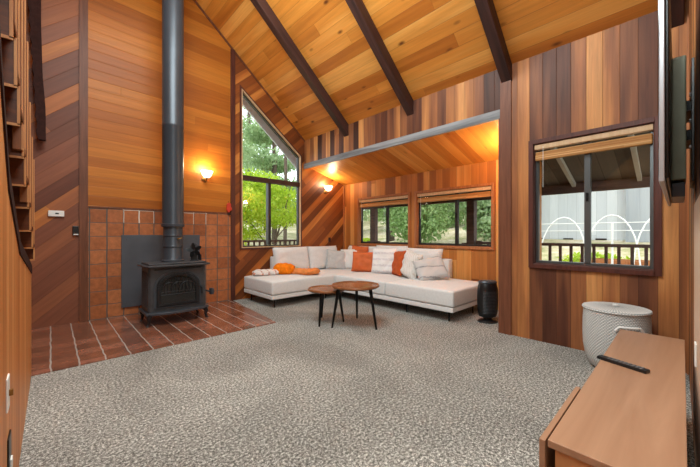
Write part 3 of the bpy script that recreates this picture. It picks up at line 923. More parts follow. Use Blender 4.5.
# L platform (lower rail) and seat blocks
FX = 4.03; SE = 2.16; CX = 2.66; CY = 4.66
mb = MB(); mb.box(CX, 5.22, CY + 0.01, 5.72, 0.15, 0.222, bevel=0.012); local(mb, sofa).build('base_rail', M['sofa'], sofa)
mb = MB(); mb.box(FX + 0.01, 5.22, SE + 0.01, CY + 0.0, 0.15, 0.222, bevel=0.012); local(mb, sofa).build('base_rail', M['sofa'], sofa)
soft_box(CX, FX - 0.005, CY, 5.72, 0.228, 0.452, 0.035, 0.03)
soft_box(FX, 5.22, CY - 0.001, 5.72, 0.228, 0.452, 0.03, 0.03)
soft_box(FX, 5.22, 3.40, CY - 0.008, 0.228, 0.452, 0.03, 0.03)
soft_box(FX, 5.22, SE, 3.392, 0.228, 0.452, 0.03, 0.03)
mb = MB(); mb.box(3.22, 5.3, 5.58, 5.74, 0.45, 0.80, bevel=0.02); local(mb, sofa).build('back_frame', M['sofa'], sofa, smooth=True)
mb = MB(); mb.box(5.16, 5.31, 2.85, 5.58, 0.45, 0.80, bevel=0.02); local(mb, sofa).build('back_frame', M['sofa'], sofa, smooth=True)
for (x, y) in ((2.76, 4.76), (2.76, 5.6), (3.9, 4.78), (4.14, 3.02), (4.14, 2.28), (4.85, 2.26), (4.14, 4.2), (5.1, 3.4), (5.1, 5.6)):
    m = MB(); m.tube([(x, y, 0.0), (x, y, 0.15)], 0.011, 10); m.box(x - 0.04, x + 0.04, y - 0.04, y + 0.04, 0.143, 0.151)
    local(m, sofa).build('leg', M['black_metal'], sofa)


def pillow_mesh(wd, ht, th, n=16, pinch=0.10, seed=0, wr=0.008):
    """cushion lying in local XZ, thickness along Y, base at z=0"""
    m = MB(); bm = m.bm
    grid = {}
    for side in (1, -1):
        for i in range(n + 1):
            for j in range(n + 1):
                u = -1 + 2 * i / n; v = -1 + 2 * j / n
                edge = i in (0, n) or j in (0, n)
                if edge and side == -1:
                    grid[(side, i, j)] = grid[(1, i, j)]; continue
                px = u * (1 - pinch * (1 - v * v) * abs(u) ** 3); pz = v * (1 - pinch * (1 - u * u) * abs(v) ** 3)
                t = max(0.0, (1 - u ** 4)) ** 0.5 * max(0.0, (1 - v ** 4)) ** 0.5
                t = t ** 0.8
                wob = mnoise.noise(Vector((u * 2.2 + seed, v * 2.2, side * 3.1))) * wr * 3 + mnoise.noise(Vector((u * 6 + seed, v * 6, side))) * wr
                grid[(side, i, j)] = bm.verts.new((px * wd / 2, -side * th / 2 * t + (wob if not edge else 0), (pz + 1) * ht / 2))
    for side in (1, -1):
        for i in range(n):
            for j in range(n):
                bm.faces.new((grid[(side, i, j)], grid[(side, i + 1, j)], grid[(side, i + 1, j + 1)], grid[(side, i, j + 1)]))
    return m


def place_local(o, root):
    pass


def pillow(name, base, size, rz, tilt, mat, label=None, cat='cushion', group=None, roll=0, seed=0, parent=None, pinch=0.06, piping=True, wr=0.008, decor=None):
    """base = bottom centre; rz = facing; tilt leans the top backwards"""
    wd, ht, th = size
    M4 = Matrix.Translation(Vector(base)) @ Matrix.Rotation(rz, 4, 'Z') @ Matrix.Rotation(-tilt, 4, 'X') @ Matrix.Translation((0, 0, ht / 2)) @ Matrix.Rotation(roll, 4, 'Y') @ Matrix.Translation((0, 0, -ht / 2))
    if parent is None:
        r = empty(name, (0, 0, 0), 0, label, cat, group)
        r.matrix_world = M4
    m = pillow_mesh(wd, ht, th, 18, pinch, seed, wr)
    nm = 'cushion_cover' if parent is None else name
    if parent is not None:
        bmesh.ops.transform(m.bm, matrix=Matrix.Translation(-parent.location) @ M4, verts=m.bm.verts[:])
    o = m.build(nm, mat, parent if parent is not None else r, smooth=True, angle=180)
    if parent is None and piping:
        e = MB(); n = 18; pts = []
        ed = [(i, 0) for i in range(n)] + [(n, j) for j in range(n)] + [(n - i, n) for i in range(n)] + [(0, n - j) for j in range(n)]
        for (i, j) in ed + ed[:1]:
            u = -1 + 2 * i / n; v = -1 + 2 * j / n
            px = u * (1 - pinch * (1 - v * v) * abs(u) ** 3); pz = v * (1 - pinch * (1 - u * u) * abs(v) ** 3)
            pts.append((px * wd / 2, 0, (pz + 1) * ht / 2))
        e.tube(pts, 0.005, 6, cap=False); e.build('piping', mat, r, smooth=True)
    if parent is None: return r
    return o


# back cushions are part of the sofa; rz: 0 faces -Y, -90deg faces -X
pillow('back_cushion', (3.62, 5.50, 0.475), (0.86, 0.52, 0.22), 0, R(10), M['sofa'], parent=sofa, seed=1, pinch=0.03)
pillow('back_cushion', (4.46, 5.50, 0.475), (0.84, 0.52, 0.22), 0, R(10), M['sofa'], parent=sofa, seed=2, pinch=0.03)
pillow('back_cushion', (5.04, 4.98, 0.475), (0.86, 0.52, 0.22), R(-90), R(10), M['sofa'], parent=sofa, seed=3, pinch=0.03)
pillow('back_cushion', (5.04, 4.12, 0.475), (0.84, 0.55, 0.22), R(-90), R(8), M['sofa'], parent=sofa, seed=4, pinch=0.03)
pillow('back_cushion', (5.04, 3.38, 0.475), (0.88, 0.52, 0.22), R(-90), R(10), M['sofa'], parent=sofa, seed=5, pinch=0.03)


def stripes(name, U, base, stripe, per, lo, hi, base2=None):
    m, nt, bs = newmat(name); g = G(nt); P = g.obj()
    u = g.math('ADD', g.dot(P, U), g.math('MULTIPLY', g.noise(P, 14.0, 2.0), 0.006))
    fr = g.math('FRACT', g.math('DIVIDE', u, per))
    a = g.math('GREATER_THAN', fr, lo); b = g.math('LESS_THAN', fr, hi)
    brk = g.math('GREATER_THAN', g.noise(P, 42.0, 2.0, 0.6), 0.44)
    f = g.math('MULTIPLY', g.math('MULTIPLY', a, b), brk)
    g.link(g.mix(f, base, stripe), bs.inputs['Base Color']); bs.inputs['Roughness'].default_value = 0.9
    bs.inputs['Specular IOR Level'].default_value = 0.1
    g.link(g.bump(g.noise(P, 130.0, 2.0, 0.6), 0.3, 0.004), bs.inputs['Normal'])
    return m


M['stripe_white'] = stripes('white_cotton_with_woven_bands', Z3, rgb(236, 236, 236), rgb(214, 212, 216), 0.12, 0.2, 0.55)
M['stripe_grey'] = stripes('pale_linen_with_grey_stripes', (0.2, 0, 1), rgb(200, 200, 200), rgb(150, 152, 156), 0.19, 0.1, 0.22)
M['diamond'] = stripes('white_cotton_with_diamond_weave', (1, 0, 0.5), rgb(226, 224, 220), rgb(208, 202, 194), 0.05, 0.3, 0.6)

SZ = 0.47
pillow('throw_pillow', (4.58, 5.22, SZ), (0.44, 0.44, 0.15), R(-30), R(16), M['grey_cloth'], 'small pale grey throw pillow wedged in the sofa corner below the outlet', seed=11, roll=R(6))
pillow('throw_pillow', (4.80, 5.08, SZ), (0.46, 0.46, 0.15), R(-70), R(12), M['white_cloth'], 'plain white throw pillow leaning against the orange one at the sofa corner', seed=12, roll=R(-4))
pillow('throw_pillow', (4.90, 4.90, SZ + 0.01), (0.48, 0.52, 0.12), R(-86), R(9), M['orange_cloth'], 'orange pillow mostly hidden behind the smooth square orange pillow', seed=13, roll=R(3))
pillow('throw_pillow', (4.70, 4.55, SZ), (0.50, 0.42, 0.16), R(-66), R(14), M['orange_cloth'], 'smooth square burnt orange pillow facing the coffee tables', seed=14, pinch=0.04)
pillow('throw_pillow', (4.72, 4.00, SZ), (0.52, 0.52, 0.17), R(-70), R(12), M['stripe_white'], 'large white pillow with faint woven bands between the two orange pillows', seed=15, pinch=0.05)
pillow('throw_pillow', (4.72, 3.70, SZ), (0.46, 0.48, 0.15), R(-122), R(14), M['rust_cloth'], 'rust velvet pillow turned on edge against the white banded pillow', seed=16, roll=R(-4))
pillow('throw_pillow', (4.64, 3.36, SZ), (0.48, 0.48, 0.19), R(-108), R(14), M['diamond'], 'white diamond-weave pillow with tassel corner right of the rust pillow', seed=17, roll=R(10))
pillow('throw_pillow', (4.62, 2.86, SZ + 0.01), (0.52, 0.42, 0.18), R(-50), R(32), M['stripe_grey'], 'slouching pale pillow with grey stripes, nearest the open end of the sofa', seed=18, roll=R(-15))

# throws on the chaise


def cloth_roll(name, pts, r, mat, label, cat, seed=0, flat=0.6):
    m = MB(); n = 14
    rings = []
    path = [Vector(p_) for p_ in pts]
    # resample
    res = []
    for a, b in zip(path, path[1:]):
        for k in range(6): res.append(a.lerp(b, k / 6))
    res.append(path[-1])
    for i, p_ in enumerate(res):
        t = (res[min(i + 1, len(res) - 1)] - res[max(i - 1, 0)]).normalized()
        s = Vector((-t.y, t.x, 0)).normalized()
        endk = min(1.0, 0.55 + min(i, len(res) - 1 - i) * 0.2)
        rg = []
        for k in range(n):
            a = 2 * PI * k / n
            rr = r * endk * (1 + 0.22 * mnoise.noise(Vector((i * 0.5 + seed, math.cos(a) * 1.6, math.sin(a) * 1.6))))
            zz = math.sin(a) * rr * flat
            rg.append(m.bm.verts.new(p_ + s * math.cos(a) * rr + Vector((0, 0, max(zz, -r * flat * 0.72) + r * flat * 0.75))))
        rings.append(rg)
    for a, b in zip(rings, rings[1:]):
        for k in range(n): m.bm.faces.new((a[k], a[(k + 1) % n], b[(k + 1) % n], b[k]))
    m.bm.faces.new(rings[0][::-1]); m.bm.faces.new(rings[-1])
    o = m.build(name, mat, None, smooth=True)
    return tag(o, label, cat)


M['plaid'] = stripes('white_throw_with_pink_bands', (1, 0.3, 0), rgb(228, 220, 216), rgb(190, 130, 110), 0.09, 0.2, 0.42)
cloth_roll('folded_throw', [(2.74, 5.52, 0.475), (2.86, 5.42, 0.48), (3.02, 5.33, 0.483), (3.14, 5.26, 0.483)], 0.10, M['plaid'], 'rolled white and pink throw at the outer end of the chaise', 'throw blanket', 2, 0.62)
cloth_roll('folded_throw', [(3.14, 5.42, 0.485), (3.26, 5.28, 0.485), (3.42, 5.14, 0.485)], 0.165, M['bright_orange'], 'bunched bright orange throw in the middle of the chaise', 'throw blanket', 5, 0.72)
cloth_roll('folded_throw', [(3.36, 5.22, 0.485), (3.46, 5.07, 0.485), (3.52, 4.88, 0.485), (3.66, 4.86, 0.484), (3.80, 4.93, 0.484)], 0.10, M['apricot'], 'twisted apricot throw trailing toward the seat front', 'throw blanket', 8, 0.65)
cloth_roll('folded_throw', [(3.42, 5.38, 0.485), (3.54, 5.36, 0.487), (3.64, 5.28, 0.487)], 0.09, M['green_cloth'], 'folded sage green cloth behind the orange throw', 'throw blanket', 11, 0.6)

# ------------------------------------------------------------------ coffee tables


def coffee_table(cx, cy, r, h, legs, label):
    root = empty('coffee_table', (cx, cy, 0), 0, label, 'coffee table', None)
    m = MB(); m.lathe([(0, h - 0.028), (r * 0.93, h - 0.028), (r, h - 0.012), (r, h), (r - 0.008, h + 0.012), (r - 0.016, h + 0.012), (r - 0.02, h), (0, h)], n=56, cap=False)
    m.build('tabletop', M['walnut'], root, smooth=True)
    for (lx, ly) in legs:
        dx, dy = lx - cx, ly - cy
        m = MB(); m.tube([(dx, dy, 0.0), (dx * 0.72, dy * 0.72, h - 0.027)], [0.013, 0.025], 12)
        m.build('leg', M['black_metal'], root, smooth=True)
    return root


def _center(pts): return (sum(p_[0] for p_ in pts) / len(pts), sum(p_[1] for p_ in pts) / len(pts))


coffee_table(3.02, 3.06, 0.33, 0.555, [(2.72, 3.20), (3.30, 3.31), (3.09, 2.74)], 'larger, taller round walnut coffee table with raised rim and black legs')
coffee_table(2.85, 3.47, 0.27, 0.475, [(2.63, 3.36), (2.95, 3.71), (3.03, 3.31)], 'smaller, lower round walnut table tucked beside the taller one')

# ------------------------------------------------------------------ tower heater
ht = empty('tower_heater', (4.52, 1.89, 0), R(-43), 'black oval tower fan heater on the carpet between sofa and wall edge', 'heater')
mb = MB(); mb.lathe([(0, 0), (0.135, 0), (0.14, 0.012), (0.12, 0.03), (0.06, 0.045), (0.055, 0.07)], n=36, sy=0.8, cap=False); mb.build('foot', M['remote'], ht, smooth=True)
mb = MB(); mb.lathe([(0.07, 0.065), (0.12, 0.085), (0.140, 0.16), (0.146, 0.32), (0.142, 0.47), (0.125, 0.55), (0.11, 0.575), (0, 0.582)], n=36, sy=0.72, cap=False); mb.build('body', M['remote'], ht, smooth=True)
mb = MB()
for k in range(16):
    z = 0.14 + k * 0.02
    ww = 0.085
    mb.tube([(math.sin(a) * 0.148, -math.cos(a) * 0.107, z) for a in [(-0.75 + 1.5 * i / 8) for i in range(9)]], 0.0035, 6)
mb.build('grille', M['stove'], ht, smooth=True)
mb = MB(); mb.lathe([(0.127, 0.555), (0.130, 0.57), (0.115, 0.588), (0, 0.592)], n=36, sy=0.74, cap=False); mb.build('control_panel', M['pipe'], ht, smooth=True)
for k in (-1, 0, 1):
    mb = MB(); mb.lathe([(0, 0), (0.012, 0), (0.012, 0.008), (0, 0.009)], c=(k * 0.045, -0.02, 0.590), n=12, cap=False); mb.build('button', M['button'], ht, smooth=True)

# ------------------------------------------------------------------ woven basket


def weave_mat():
    m, nt, bs = newmat('white_woven_cord'); g = G(nt); P = g.obj()
    sep = g.node('ShaderNodeSeparateXYZ'); g.link(P, sep.inputs[0])
    ang = g.math('ARCTAN2', sep.outputs[1], sep.outputs[0])
    a = g.math('MULTIPLY', ang, 72.0 / 2.0); z = g.math('MULTIPLY', sep.outputs[2], 230.0)
    row = g.math('FLOOR', g.math('DIVIDE', z, PI))
    sh = g.math('MULTIPLY', g.math('MODULO', row, 2.0), PI / 2)
    h = g.math('MULTIPLY', g.math('ABSOLUTE', g.math('SINE', g.math('ADD', a, sh))), g.math('ABSOLUTE', g.math('SINE', z)))
    g.link(g.ramp(h, [(0.0, rgb(150, 156, 160)), (0.3, rgb(214, 214, 212)), (1.0, rgb(238, 236, 232))]), bs.inputs['Base Color'])
    bs.inputs['Roughness'].default_value = 0.85
    g.link(g.bump(h, 0.8, 0.01), bs.inputs['Normal'])
    return m


M['weave'] = weave_mat()
bk = empty('woven_basket', (3.81, 0.41, 0), R(0), 'tall white woven basket with lid between the console and the window wall', 'basket')
mb = MB(); mb.lathe([(0.0, 0.0), (0.16, 0.0), (0.195, 0.03), (0.23, 0.12), (0.244, 0.22), (0.248, 0.34), (0.246, 0.46), (0.24, 0.565), (0.232, 0.565), (0.228, 0.5)], n=56, sx=1.05, cap=False); mb.build('body', M['weave'], bk, smooth=True)
mb = MB(); mb.lathe([(0.245, 0.566), (0.252, 0.576), (0.248, 0.59), (0.20, 0.597), (0.05, 0.60), (0, 0.60)], n=56, sx=1.05, cap=False); lid = mb.build('lid', M['weave'], bk, smooth=True)
mb = MB(); mb.lathe([(0, 0.599), (0.02, 0.602), (0.024, 0.618), (0, 0.626)], n=16, cap=False); mb.build('lid_knob', M['white_plastic'], lid, smooth=True)
for sgn in (-1,):
    mb = MB(); pts = []
    for i in range(9):
        a = R(186) + R(44) * i / 8
        zz = 0.43 + (0.0 if i in (0, 8) else 0.035)
        pts.append((1.05 * 0.262 * math.cos(a), 0.262 * math.sin(a), zz))
    mb.tube(pts, 0.010, 8); mb.build('handle', M['white_plastic'], bk, smooth=True)

bk.scale = (1, 1, 0.965)
# ------------------------------------------------------------------ media console
cs = empty('media_console', (2.03, 0.135, 0), R(-0.3), 'long low oak media console against the wall under the television', 'console')
L2 = 0.865; hy = 0.155; zt = 0.585
mb = MB(); mb.box(-L2, L2, -hy, hy, zt - 0.025, zt, bevel=0.003); mb.build('top', M['console'], cs)
mb = MB()
mb.box(-L2 + 0.005, -L2 + 0.025, -hy + 0.004, hy - 0.02, 0.12, zt - 0.026); mb.box(L2 - 0.025, L2 - 0.005, -hy + 0.004, hy - 0.02, 0.12, zt - 0.026)
mb.box(-L2 + 0.026, L2 - 0.026, -hy + 0.004, hy - 0.02, 0.12, 0.14); mb.box(-L2 + 0.026, L2 - 0.026, -hy + 0.004, -hy + 0.012, 0.141, zt - 0.027)
mb.build('carcass', M['console_side'], cs)
for k in range(3):
    a = -L2 + 0.004 + k * (2 * L2 - 0.008) / 3; b = a + (2 * L2 - 0.008) / 3 - 0.004
    push = 0.026 if k == 0 else 0.0
    mb = MB(); mb.box(a, b if k else a + 0.52, hy - 0.018 + push, hy + push, 0.122, zt - 0.028 + (0.018 if k == 0 else 0), bevel=0.002)
    d = mb.build('door', M['console_side'] if k else M['console'], cs)
    mb = MB(); mb.tube([(b - 0.1, hy + push, 0.42), (b - 0.1, hy + push + 0.012, 0.42)], 0.008, 10); mb.build('knob', M['black_metal'], d)
for (lx, ly) in ((-0.78, -0.12), (-0.78, 0.1), (0.78, -0.12), (0.78, 0.1)):
    mb = MB(); mb.tube([(lx, ly, 0), (lx * 0.985, ly, 0.12)], [0.012, 0.02], 12); mb.build('leg', M['black_metal'], cs, smooth=True)

rm = empty('remote_control', (2.10, 0.200, 0.585), R(70), 'slim black remote control lying across the console top', 'remote')
mb = MB(); mb.box(-0.105, 0.105, -0.022, 0.022, 0, 0.016, bevel=0.005); mb.build('case', M['remote'], rm)
mb = MB()
for i in range(9):
    for j in (-1, 0, 1): mb.box(-0.085 + i * 0.017, -0.076 + i * 0.017, j * 0.012 - 0.004, j * 0.012 + 0.004, 0.016, 0.018)
mb.build('keypad', M['button'], rm)

# ------------------------------------------------------------------ television on its arm
tv = empty('television', (2.4, 0.02, 1.45), 0, 'large flat television on a wall arm, seen edge-on with silver bezel', 'television')
mb = MB(); mb.box(-0.72, 0.80, 0.018, 0.034, 0.0, 0.90, bevel=0.003); mb.build('bezel', M['tv_metal'], tv)
mb = MB(); mb.box(-0.70, 0.78, 0.034, 0.036, 0.02, 0.88); mb.build('screen', M['stove_glass'], tv)
mb = MB(); mb.box(-0.66, 0.76, 0.008, 0.018, 0.02, 0.88, bevel=0.003); mb.build('back_cover', M['remote'], tv)
mb = MB(); mb.box(0.0, 0.6, -0.046, 0.008, 0.09, 0.74, bevel=0.006); mb.build('electronics_housing', M['tv_back'], tv)
mb = MB(); mb.box(0.02, 0.5, -0.042, 0.008, 0.0, 0.075, bevel=0.004); mb.build('speaker_box', M['pipe'], tv)
wm = empty('wall_mount', (2.75, YN, 1.55), 0, 'black steel television bracket bolted to the near wall', 'bracket')
mb = MB(); mb.box(-0.12, 0.28, 0.0, 0.012, 0.0, 0.70, bevel=0.002); mb.build('wall_plate', M['remote'], wm)
mb = MB(); mb.box(-0.06, 0.22, 0.012, 0.034, 0.25, 0.31); mb.box(-0.06, 0.22, 0.012, 0.034, 0.42, 0.48); mb.build('arm', M['black_metal'], wm)
for z in (0.2, 0.35, 0.5):
    mb = MB(); mb.tube([(-0.1, 0.012, z), (-0.1, 0.02, z)], 0.012, 10); mb.build('bolt', M['tv_metal'], wm)
dk = empty('wall_outlet', (2.30, YN, 0.66), 0, 'small white outlet on the pale panel beside the console end', 'outlet')
mb = MB(); mb.box(-0.035, 0.035, 0, 0.008, -0.055, 0.055, bevel=0.003); mb.build('plate', M['white_plastic'], dk)

# ------------------------------------------------------------------ outside


def gz(x, y):
    a = max(0.0, x - 7.0) * 0.19; b = max(0.0, y - 8.0) * 0.13
    return -0.35 + min(max(a, b), 5.0) + 0.10 * mnoise.noise(Vector((x * 0.3, y * 0.3, 0)))


m = MB(); nx, ny = 60, 60; x0, x1, yy0, yy1 = -8.0, 42.0, -14.0, 46.0
gv = [[m.bm.verts.new((x0 + (x1 - x0) * i / nx, yy0 + (yy1 - yy0) * j / ny, 0)) for j in range(ny + 1)] for i in range(nx + 1)]
for rw in gv:
    for v in rw: v.co.z = gz(v.co.x, v.co.y)
for i in range(nx):
    for j in range(ny): m.bm.faces.new((gv[i][j], gv[i + 1][j], gv[i + 1][j + 1], gv[i][j + 1]))
struct('ground', m, M['ground'], smooth=True)
m = MB(); m.box(XR + 0.15, XA + 0.14, -3.0, YE - 0.1, -0.2, 0.04); m.box(XA + 0.15, 6.45, -3.0, 7.7, -0.2, 0.04); m.box(-2.0, XA + 0.15, YB + 0.15, 7.7, -0.2, 0.04)
struct('floor_deck', m, M['deck'])
# porch roof over the side deck
m = MB(); m.prism([(XR + 0.15, 2.72), (6.6, 2.02), (6.6, 2.1), (XR + 0.15, 2.8)], -3.0, YE - 0.1, 'y'); m.prism([(XA + 0.15, 2.38), (6.6, 2.02), (6.6, 2.1), (XA + 0.15, 2.46)], YE - 0.1, 7.6, 'y')
struct('ceiling_porch', m, M['soffit'])
m = MB(); m.box(6.28, 6.36, -3.0, 7.6, 1.94, 2.09)
struct('trim_porch_beam', m, M['rail'])
for y in (-2.0, -1.2, -0.4, 0.4, 1.2):
    m = MB(); m.beam((XR + 0.2, y, 2.655), (6.27, y, 2.065), 0.05, 0.07); struct('trim_porch_rafter', m, M['porch_rafter'])
for y, l in ((2.97, 'dark square porch post seen through the right alcove window'), (5.69, 'dark square porch post seen through the left alcove window'), (-2.6, 'dark square porch post beyond the window near the television')):
    m = MB(); m.box(6.25, 6.39, y - 0.08, y + 0.08, 0.04, 1.94, bevel=0.004); tag(m.build('porch_post', M['rail']), l, 'post')
# roof overhang outside the trapezoid window
m = MB(); m.prism([(0.0, roof(0.0) - 0.02), (XR + 0.5, roof(XR + 0.5) - 0.02), (XR + 0.5, roof(XR + 0.5) + 0.1), (0, roof(0) + 0.1)], YB + T, YB + 0.75, 'y')
struct('ceiling_eave', m, M['fascia'])
m = MB(); m.prism([(0.0, roof(0.0) - 0.24), (XR + 0.5, roof(XR + 0.5) - 0.24), (XR + 0.5, roof(XR + 0.5) - 0.02), (0, roof(0) - 0.02)], YB + 0.71, YB + 0.75, 'y')
struct('trim_bargeboard', m, M['fascia'])


def railing(a, b, top, label, step=0.15):
    a = Vector(a); b = Vector(b); L = (b - a).length; t = (b - a).normalized()
    ang = math.atan2(t.y, t.x)
    r = empty('deck_railing', (a.x, a.y, 0.04), ang, label, 'railing')
    m = MB(); m.box(0, L, -0.045, 0.045, top - 0.09, top - 0.04, bevel=0.004); m.build('top_rail', M['rail'], r)
    m = MB(); m.box(0, L, -0.02, 0.02, 0.08, 0.12); m.build('bottom_rail', M['rail'], r)
    n = min(96, int(L / step))
    for k in range(n):
        x = (k + 0.5) * L / n
        m = MB(); m.box(x - 0.02, x + 0.02, -0.018, 0.018, 0.12, top - 0.09); m.build('baluster', M['rail'], r)
    for x in (0.045, L - 0.045):
        m = MB(); m.box(x - 0.045, x + 0.045, -0.046, 0.046, 0.0, top - 0.02); m.build('newel', M['rail'], r)
    return r


railing((6.32, -2.5, 0), (6.32, 2.86, 0), 1.10, 'dark deck railing beyond the window near the television')
railing((6.32, 3.08, 0), (6.32, 5.58, 0), 1.05, 'dark deck railing between the two porch posts beyond the alcove')
railing((6.32, 5.80, 0), (6.32, 7.5, 0), 1.05, 'short dark deck railing past the left porch post')
railing((2.2, 7.6, 0), (6.2, 7.6, 0), 1.10, 'brown deck railing beyond the tall stove-side window')

# neighbour house
nh = empty('neighbour_house', (14.2, 0.9, 1.0), 0, 'pale grey sided house beyond the garden outside the right window', 'house')
m = MB(); m.box(0, 5, -5.0, 0.36, -0.6, 3.4); m.build('wall', M['siding_grey'], nh)
m = MB(); m.box(0.3, 5, 0.36, 3.6, -0.6, 3.3); m.build('wing_wall', M['siding'], nh)
m = MB()
for y in (0.9, 1.9, 2.9): m.box(0.27, 0.3, y, y + 0.32, -0.05, 0.1)
m.build('crawl_vent', M['frame'], nh)
m = MB(); m.prism([(-0.5, 3.4), (5.5, 3.4), (2.5, 5.0)], -5.4, 3.8, 'y'); m.build('roof', M['fascia'], nh)
m = MB(); m.box(-0.03, 0.0, -3.6, -2.6, 0.0, 0.25); m.build('vent', M['frame'], nh)
for k, (x, y) in enumerate(((8.6, 1.9), (8.9, 1.05), (9.2, 0.2), (9.5, -0.6))):
    z = gz(x, y); m = MB()
    m.tube([(x + 0.25 * math.sin(PI * i / 14), y + 0.5 * math.cos(PI * i / 14), z + 1.68 * math.sin(PI * i / 14) ** 0.7) for i in range(15)], 0.014, 8)
    o = m.build('garden_hoop', M['hoop'], None, smooth=True)
    tag(o, ['white garden hoop', 'white garden hoop', 'white garden hoop', 'white garden hoop'][k] + [' leftmost beyond the right window', ' left of the window mullion', ' right of the window mullion', ' rightmost beyond the right window'][k], 'garden hoop', 'garden hoops beyond the deck')
m = MB()
for z in (1.35, 1.52): m.tube([(8.8, -1.8, gz(8.8, 0) + z), (8.8, 2.4, gz(8.8, 0) + z)], 0.010, 6)
for y in (-1.8, -0.4, 1.0, 2.4): m.tube([(8.8, y, gz(8.8, y) - 0.1), (8.8, y, gz(8.8, 0) + 1.53)], 0.02, 6)
tag(m.build('pipe_frame', M['hoop']), 'white pipe rail frame behind the garden hoops', 'fence')


def rock(x, y, s, label, mat='stone'):
    m = MB(); bmesh.ops.create_icosphere(m.bm, subdivisions=3, radius=s)
    for v in m.bm.verts:
        v.co *= 1 + 0.3 * mnoise.noise(v.co * (2 / s) + Vector((x, y, 0))); v.co.z *= 0.6
        v.co += Vector((x, y, gz(x, y) + s * 0.25))
    return tag(m.build('garden_rock', M[mat], None, smooth=True), label, 'rock', 'garden rocks')


for k, (x, y, s) in enumerate(((8.2, 2.1, .22), (8.0, 1.5, .18), (9.8, 1.4, .3), (8.3, 0.5, .2), (9.9, 0.0, .35), (8.1, -0.2, .2))):
    rock(x, y, s, 'pale rounded rock on the garden slope outside the right window')


for k, (x, y, l, dz, lb) in enumerate(((9.9, 0.6, 2.2, 0.45, 'long weathered timber raised bed on the slope, upper of the two'), (8.1, 0.9, 2.6, 0.5, 'long weathered timber raised bed nearest the deck railing'))):
    rb = empty('raised_bed', (x, y, gz(x, y)), 0, lb, 'raised bed')
    for sx in (-0.3, 0.3):
        m = MB(); m.box(sx - 0.025, sx + 0.025, -l / 2, l / 2, -0.2, dz); m.build('side_board', M['trim_tan'], rb)
    for sy in (-1, 1):
        m = MB(); m.box(-0.274, 0.274, sy * l / 2 - 0.025, sy * l / 2 + 0.025, -0.2, dz); m.build('end_board', M['trim_tan'], rb)
    m = MB(); m.box(-0.27, 0.27, -l / 2 + 0.03, l / 2 - 0.03, -0.2, dz - 0.06); m.build('soil', M['bark'], rb)
for k, (x, y, a) in enumerate(((9.1, 1.6, 0.5), (9.15, 0.1, -0.4))):
    m = MB(); z = gz(x, y); m.tube([(-0.2, -0.75, 0.12), (0.05, 0.0, 0.16), (0.0, 0.8, 0.3)], [0.12, 0.11, 0.07], 10)
    o = m.build('fallen_log', M['bark'], None, smooth=True); o.location = (x, y, z); o.rotation_euler = (0, 0, a)
    tag(o, ['bare fallen log lying left of the window mullion view', 'bare fallen log lying right of the window mullion view'][k], 'log')


def leaves(m, c, rad, n, size, rnd, droop=0.0):
    for _ in range(n):
        while True:
            p = Vector((rnd.uniform(-1, 1), rnd.uniform(-1, 1), rnd.uniform(-1, 1)))
            if p.length <= 1: break
        p = p * (0.55 + 0.45 * rnd.random()) if rnd.random() < 0.7 else p
        q = Vector(c) + Vector((p.x * rad[0], p.y * rad[1], p.z * rad[2]))
        a = Vector((rnd.gauss(0, 1), rnd.gauss(0, 1), rnd.gauss(0, 0.5))).normalized(); b = a.orthogonal().normalized()
        b.rotate(Matrix.Rotation(rnd.uniform(0, 6.28), 3, a)); s = size * rnd.uniform(0.6, 1.3)
        t = a.cross(b)
        vs = [m.bm.verts.new(q + b * s), m.bm.verts.new(q + t * s * 0.45), m.bm.verts.new(q - b * s * 0.8), m.bm.verts.new(q - t * s * 0.45)]
        m.bm.faces.new(vs)


def tree(name, x, y, h, trunk_r, blobs, n, size, leaf, bark, label, cat, seed, lean=0.0, branches=()):
    rnd = random.Random(seed)
    z = gz(x, y)
    r = empty(name, (x, y, z), 0, label, cat)
    if trunk_r > 0:
        m = MB(); m.tube([(0, 0, -0.2), (lean * 0.3, 0.02, h * 0.35), (lean * 0.7, -0.03, h * 0.7), (lean, 0, h)], [trunk_r * 1.15, trunk_r, trunk_r * 0.7, trunk_r * 0.25], 10)
        for br in branches: m.tube(br, [trunk_r * 0.6, trunk_r * 0.4, trunk_r * 0.15][:len(br)], 8)
        m.build('trunk', M[bark], r, smooth=True)
    m = MB(); tot = sum(b[1][0] * b[1][1] * b[1][2] for b in blobs) ** 1.0
    for (c, rad) in blobs:
        leaves(m, c, rad, int(n * rad[0] * rad[1] * rad[2] / tot), size, rnd)
    m.build('crown', M[leaf], r)
    return r


def conifer(x, y, h, base, w_, n, label, seed, leaf='leaf_conifer', tr=0.14):
    rnd = random.Random(seed); blobs = []
    k = 9
    for i in range(k):
        t = i / (k - 1); rr = w_ * (1 - 0.85 * t)
        zc = base + (h - base) * t
        for q in range(3):
            a = rnd.uniform(0, 6.28)
            blobs.append(((rr * 0.45 * math.cos(a), rr * 0.45 * math.sin(a), zc), (rr * 0.6, rr * 0.6, (h - base) / k * 0.45)))
    return tree('conifer_tree', x, y, h, tr, blobs, n, 0.13, leaf, 'bark', label, 'tree', seed)


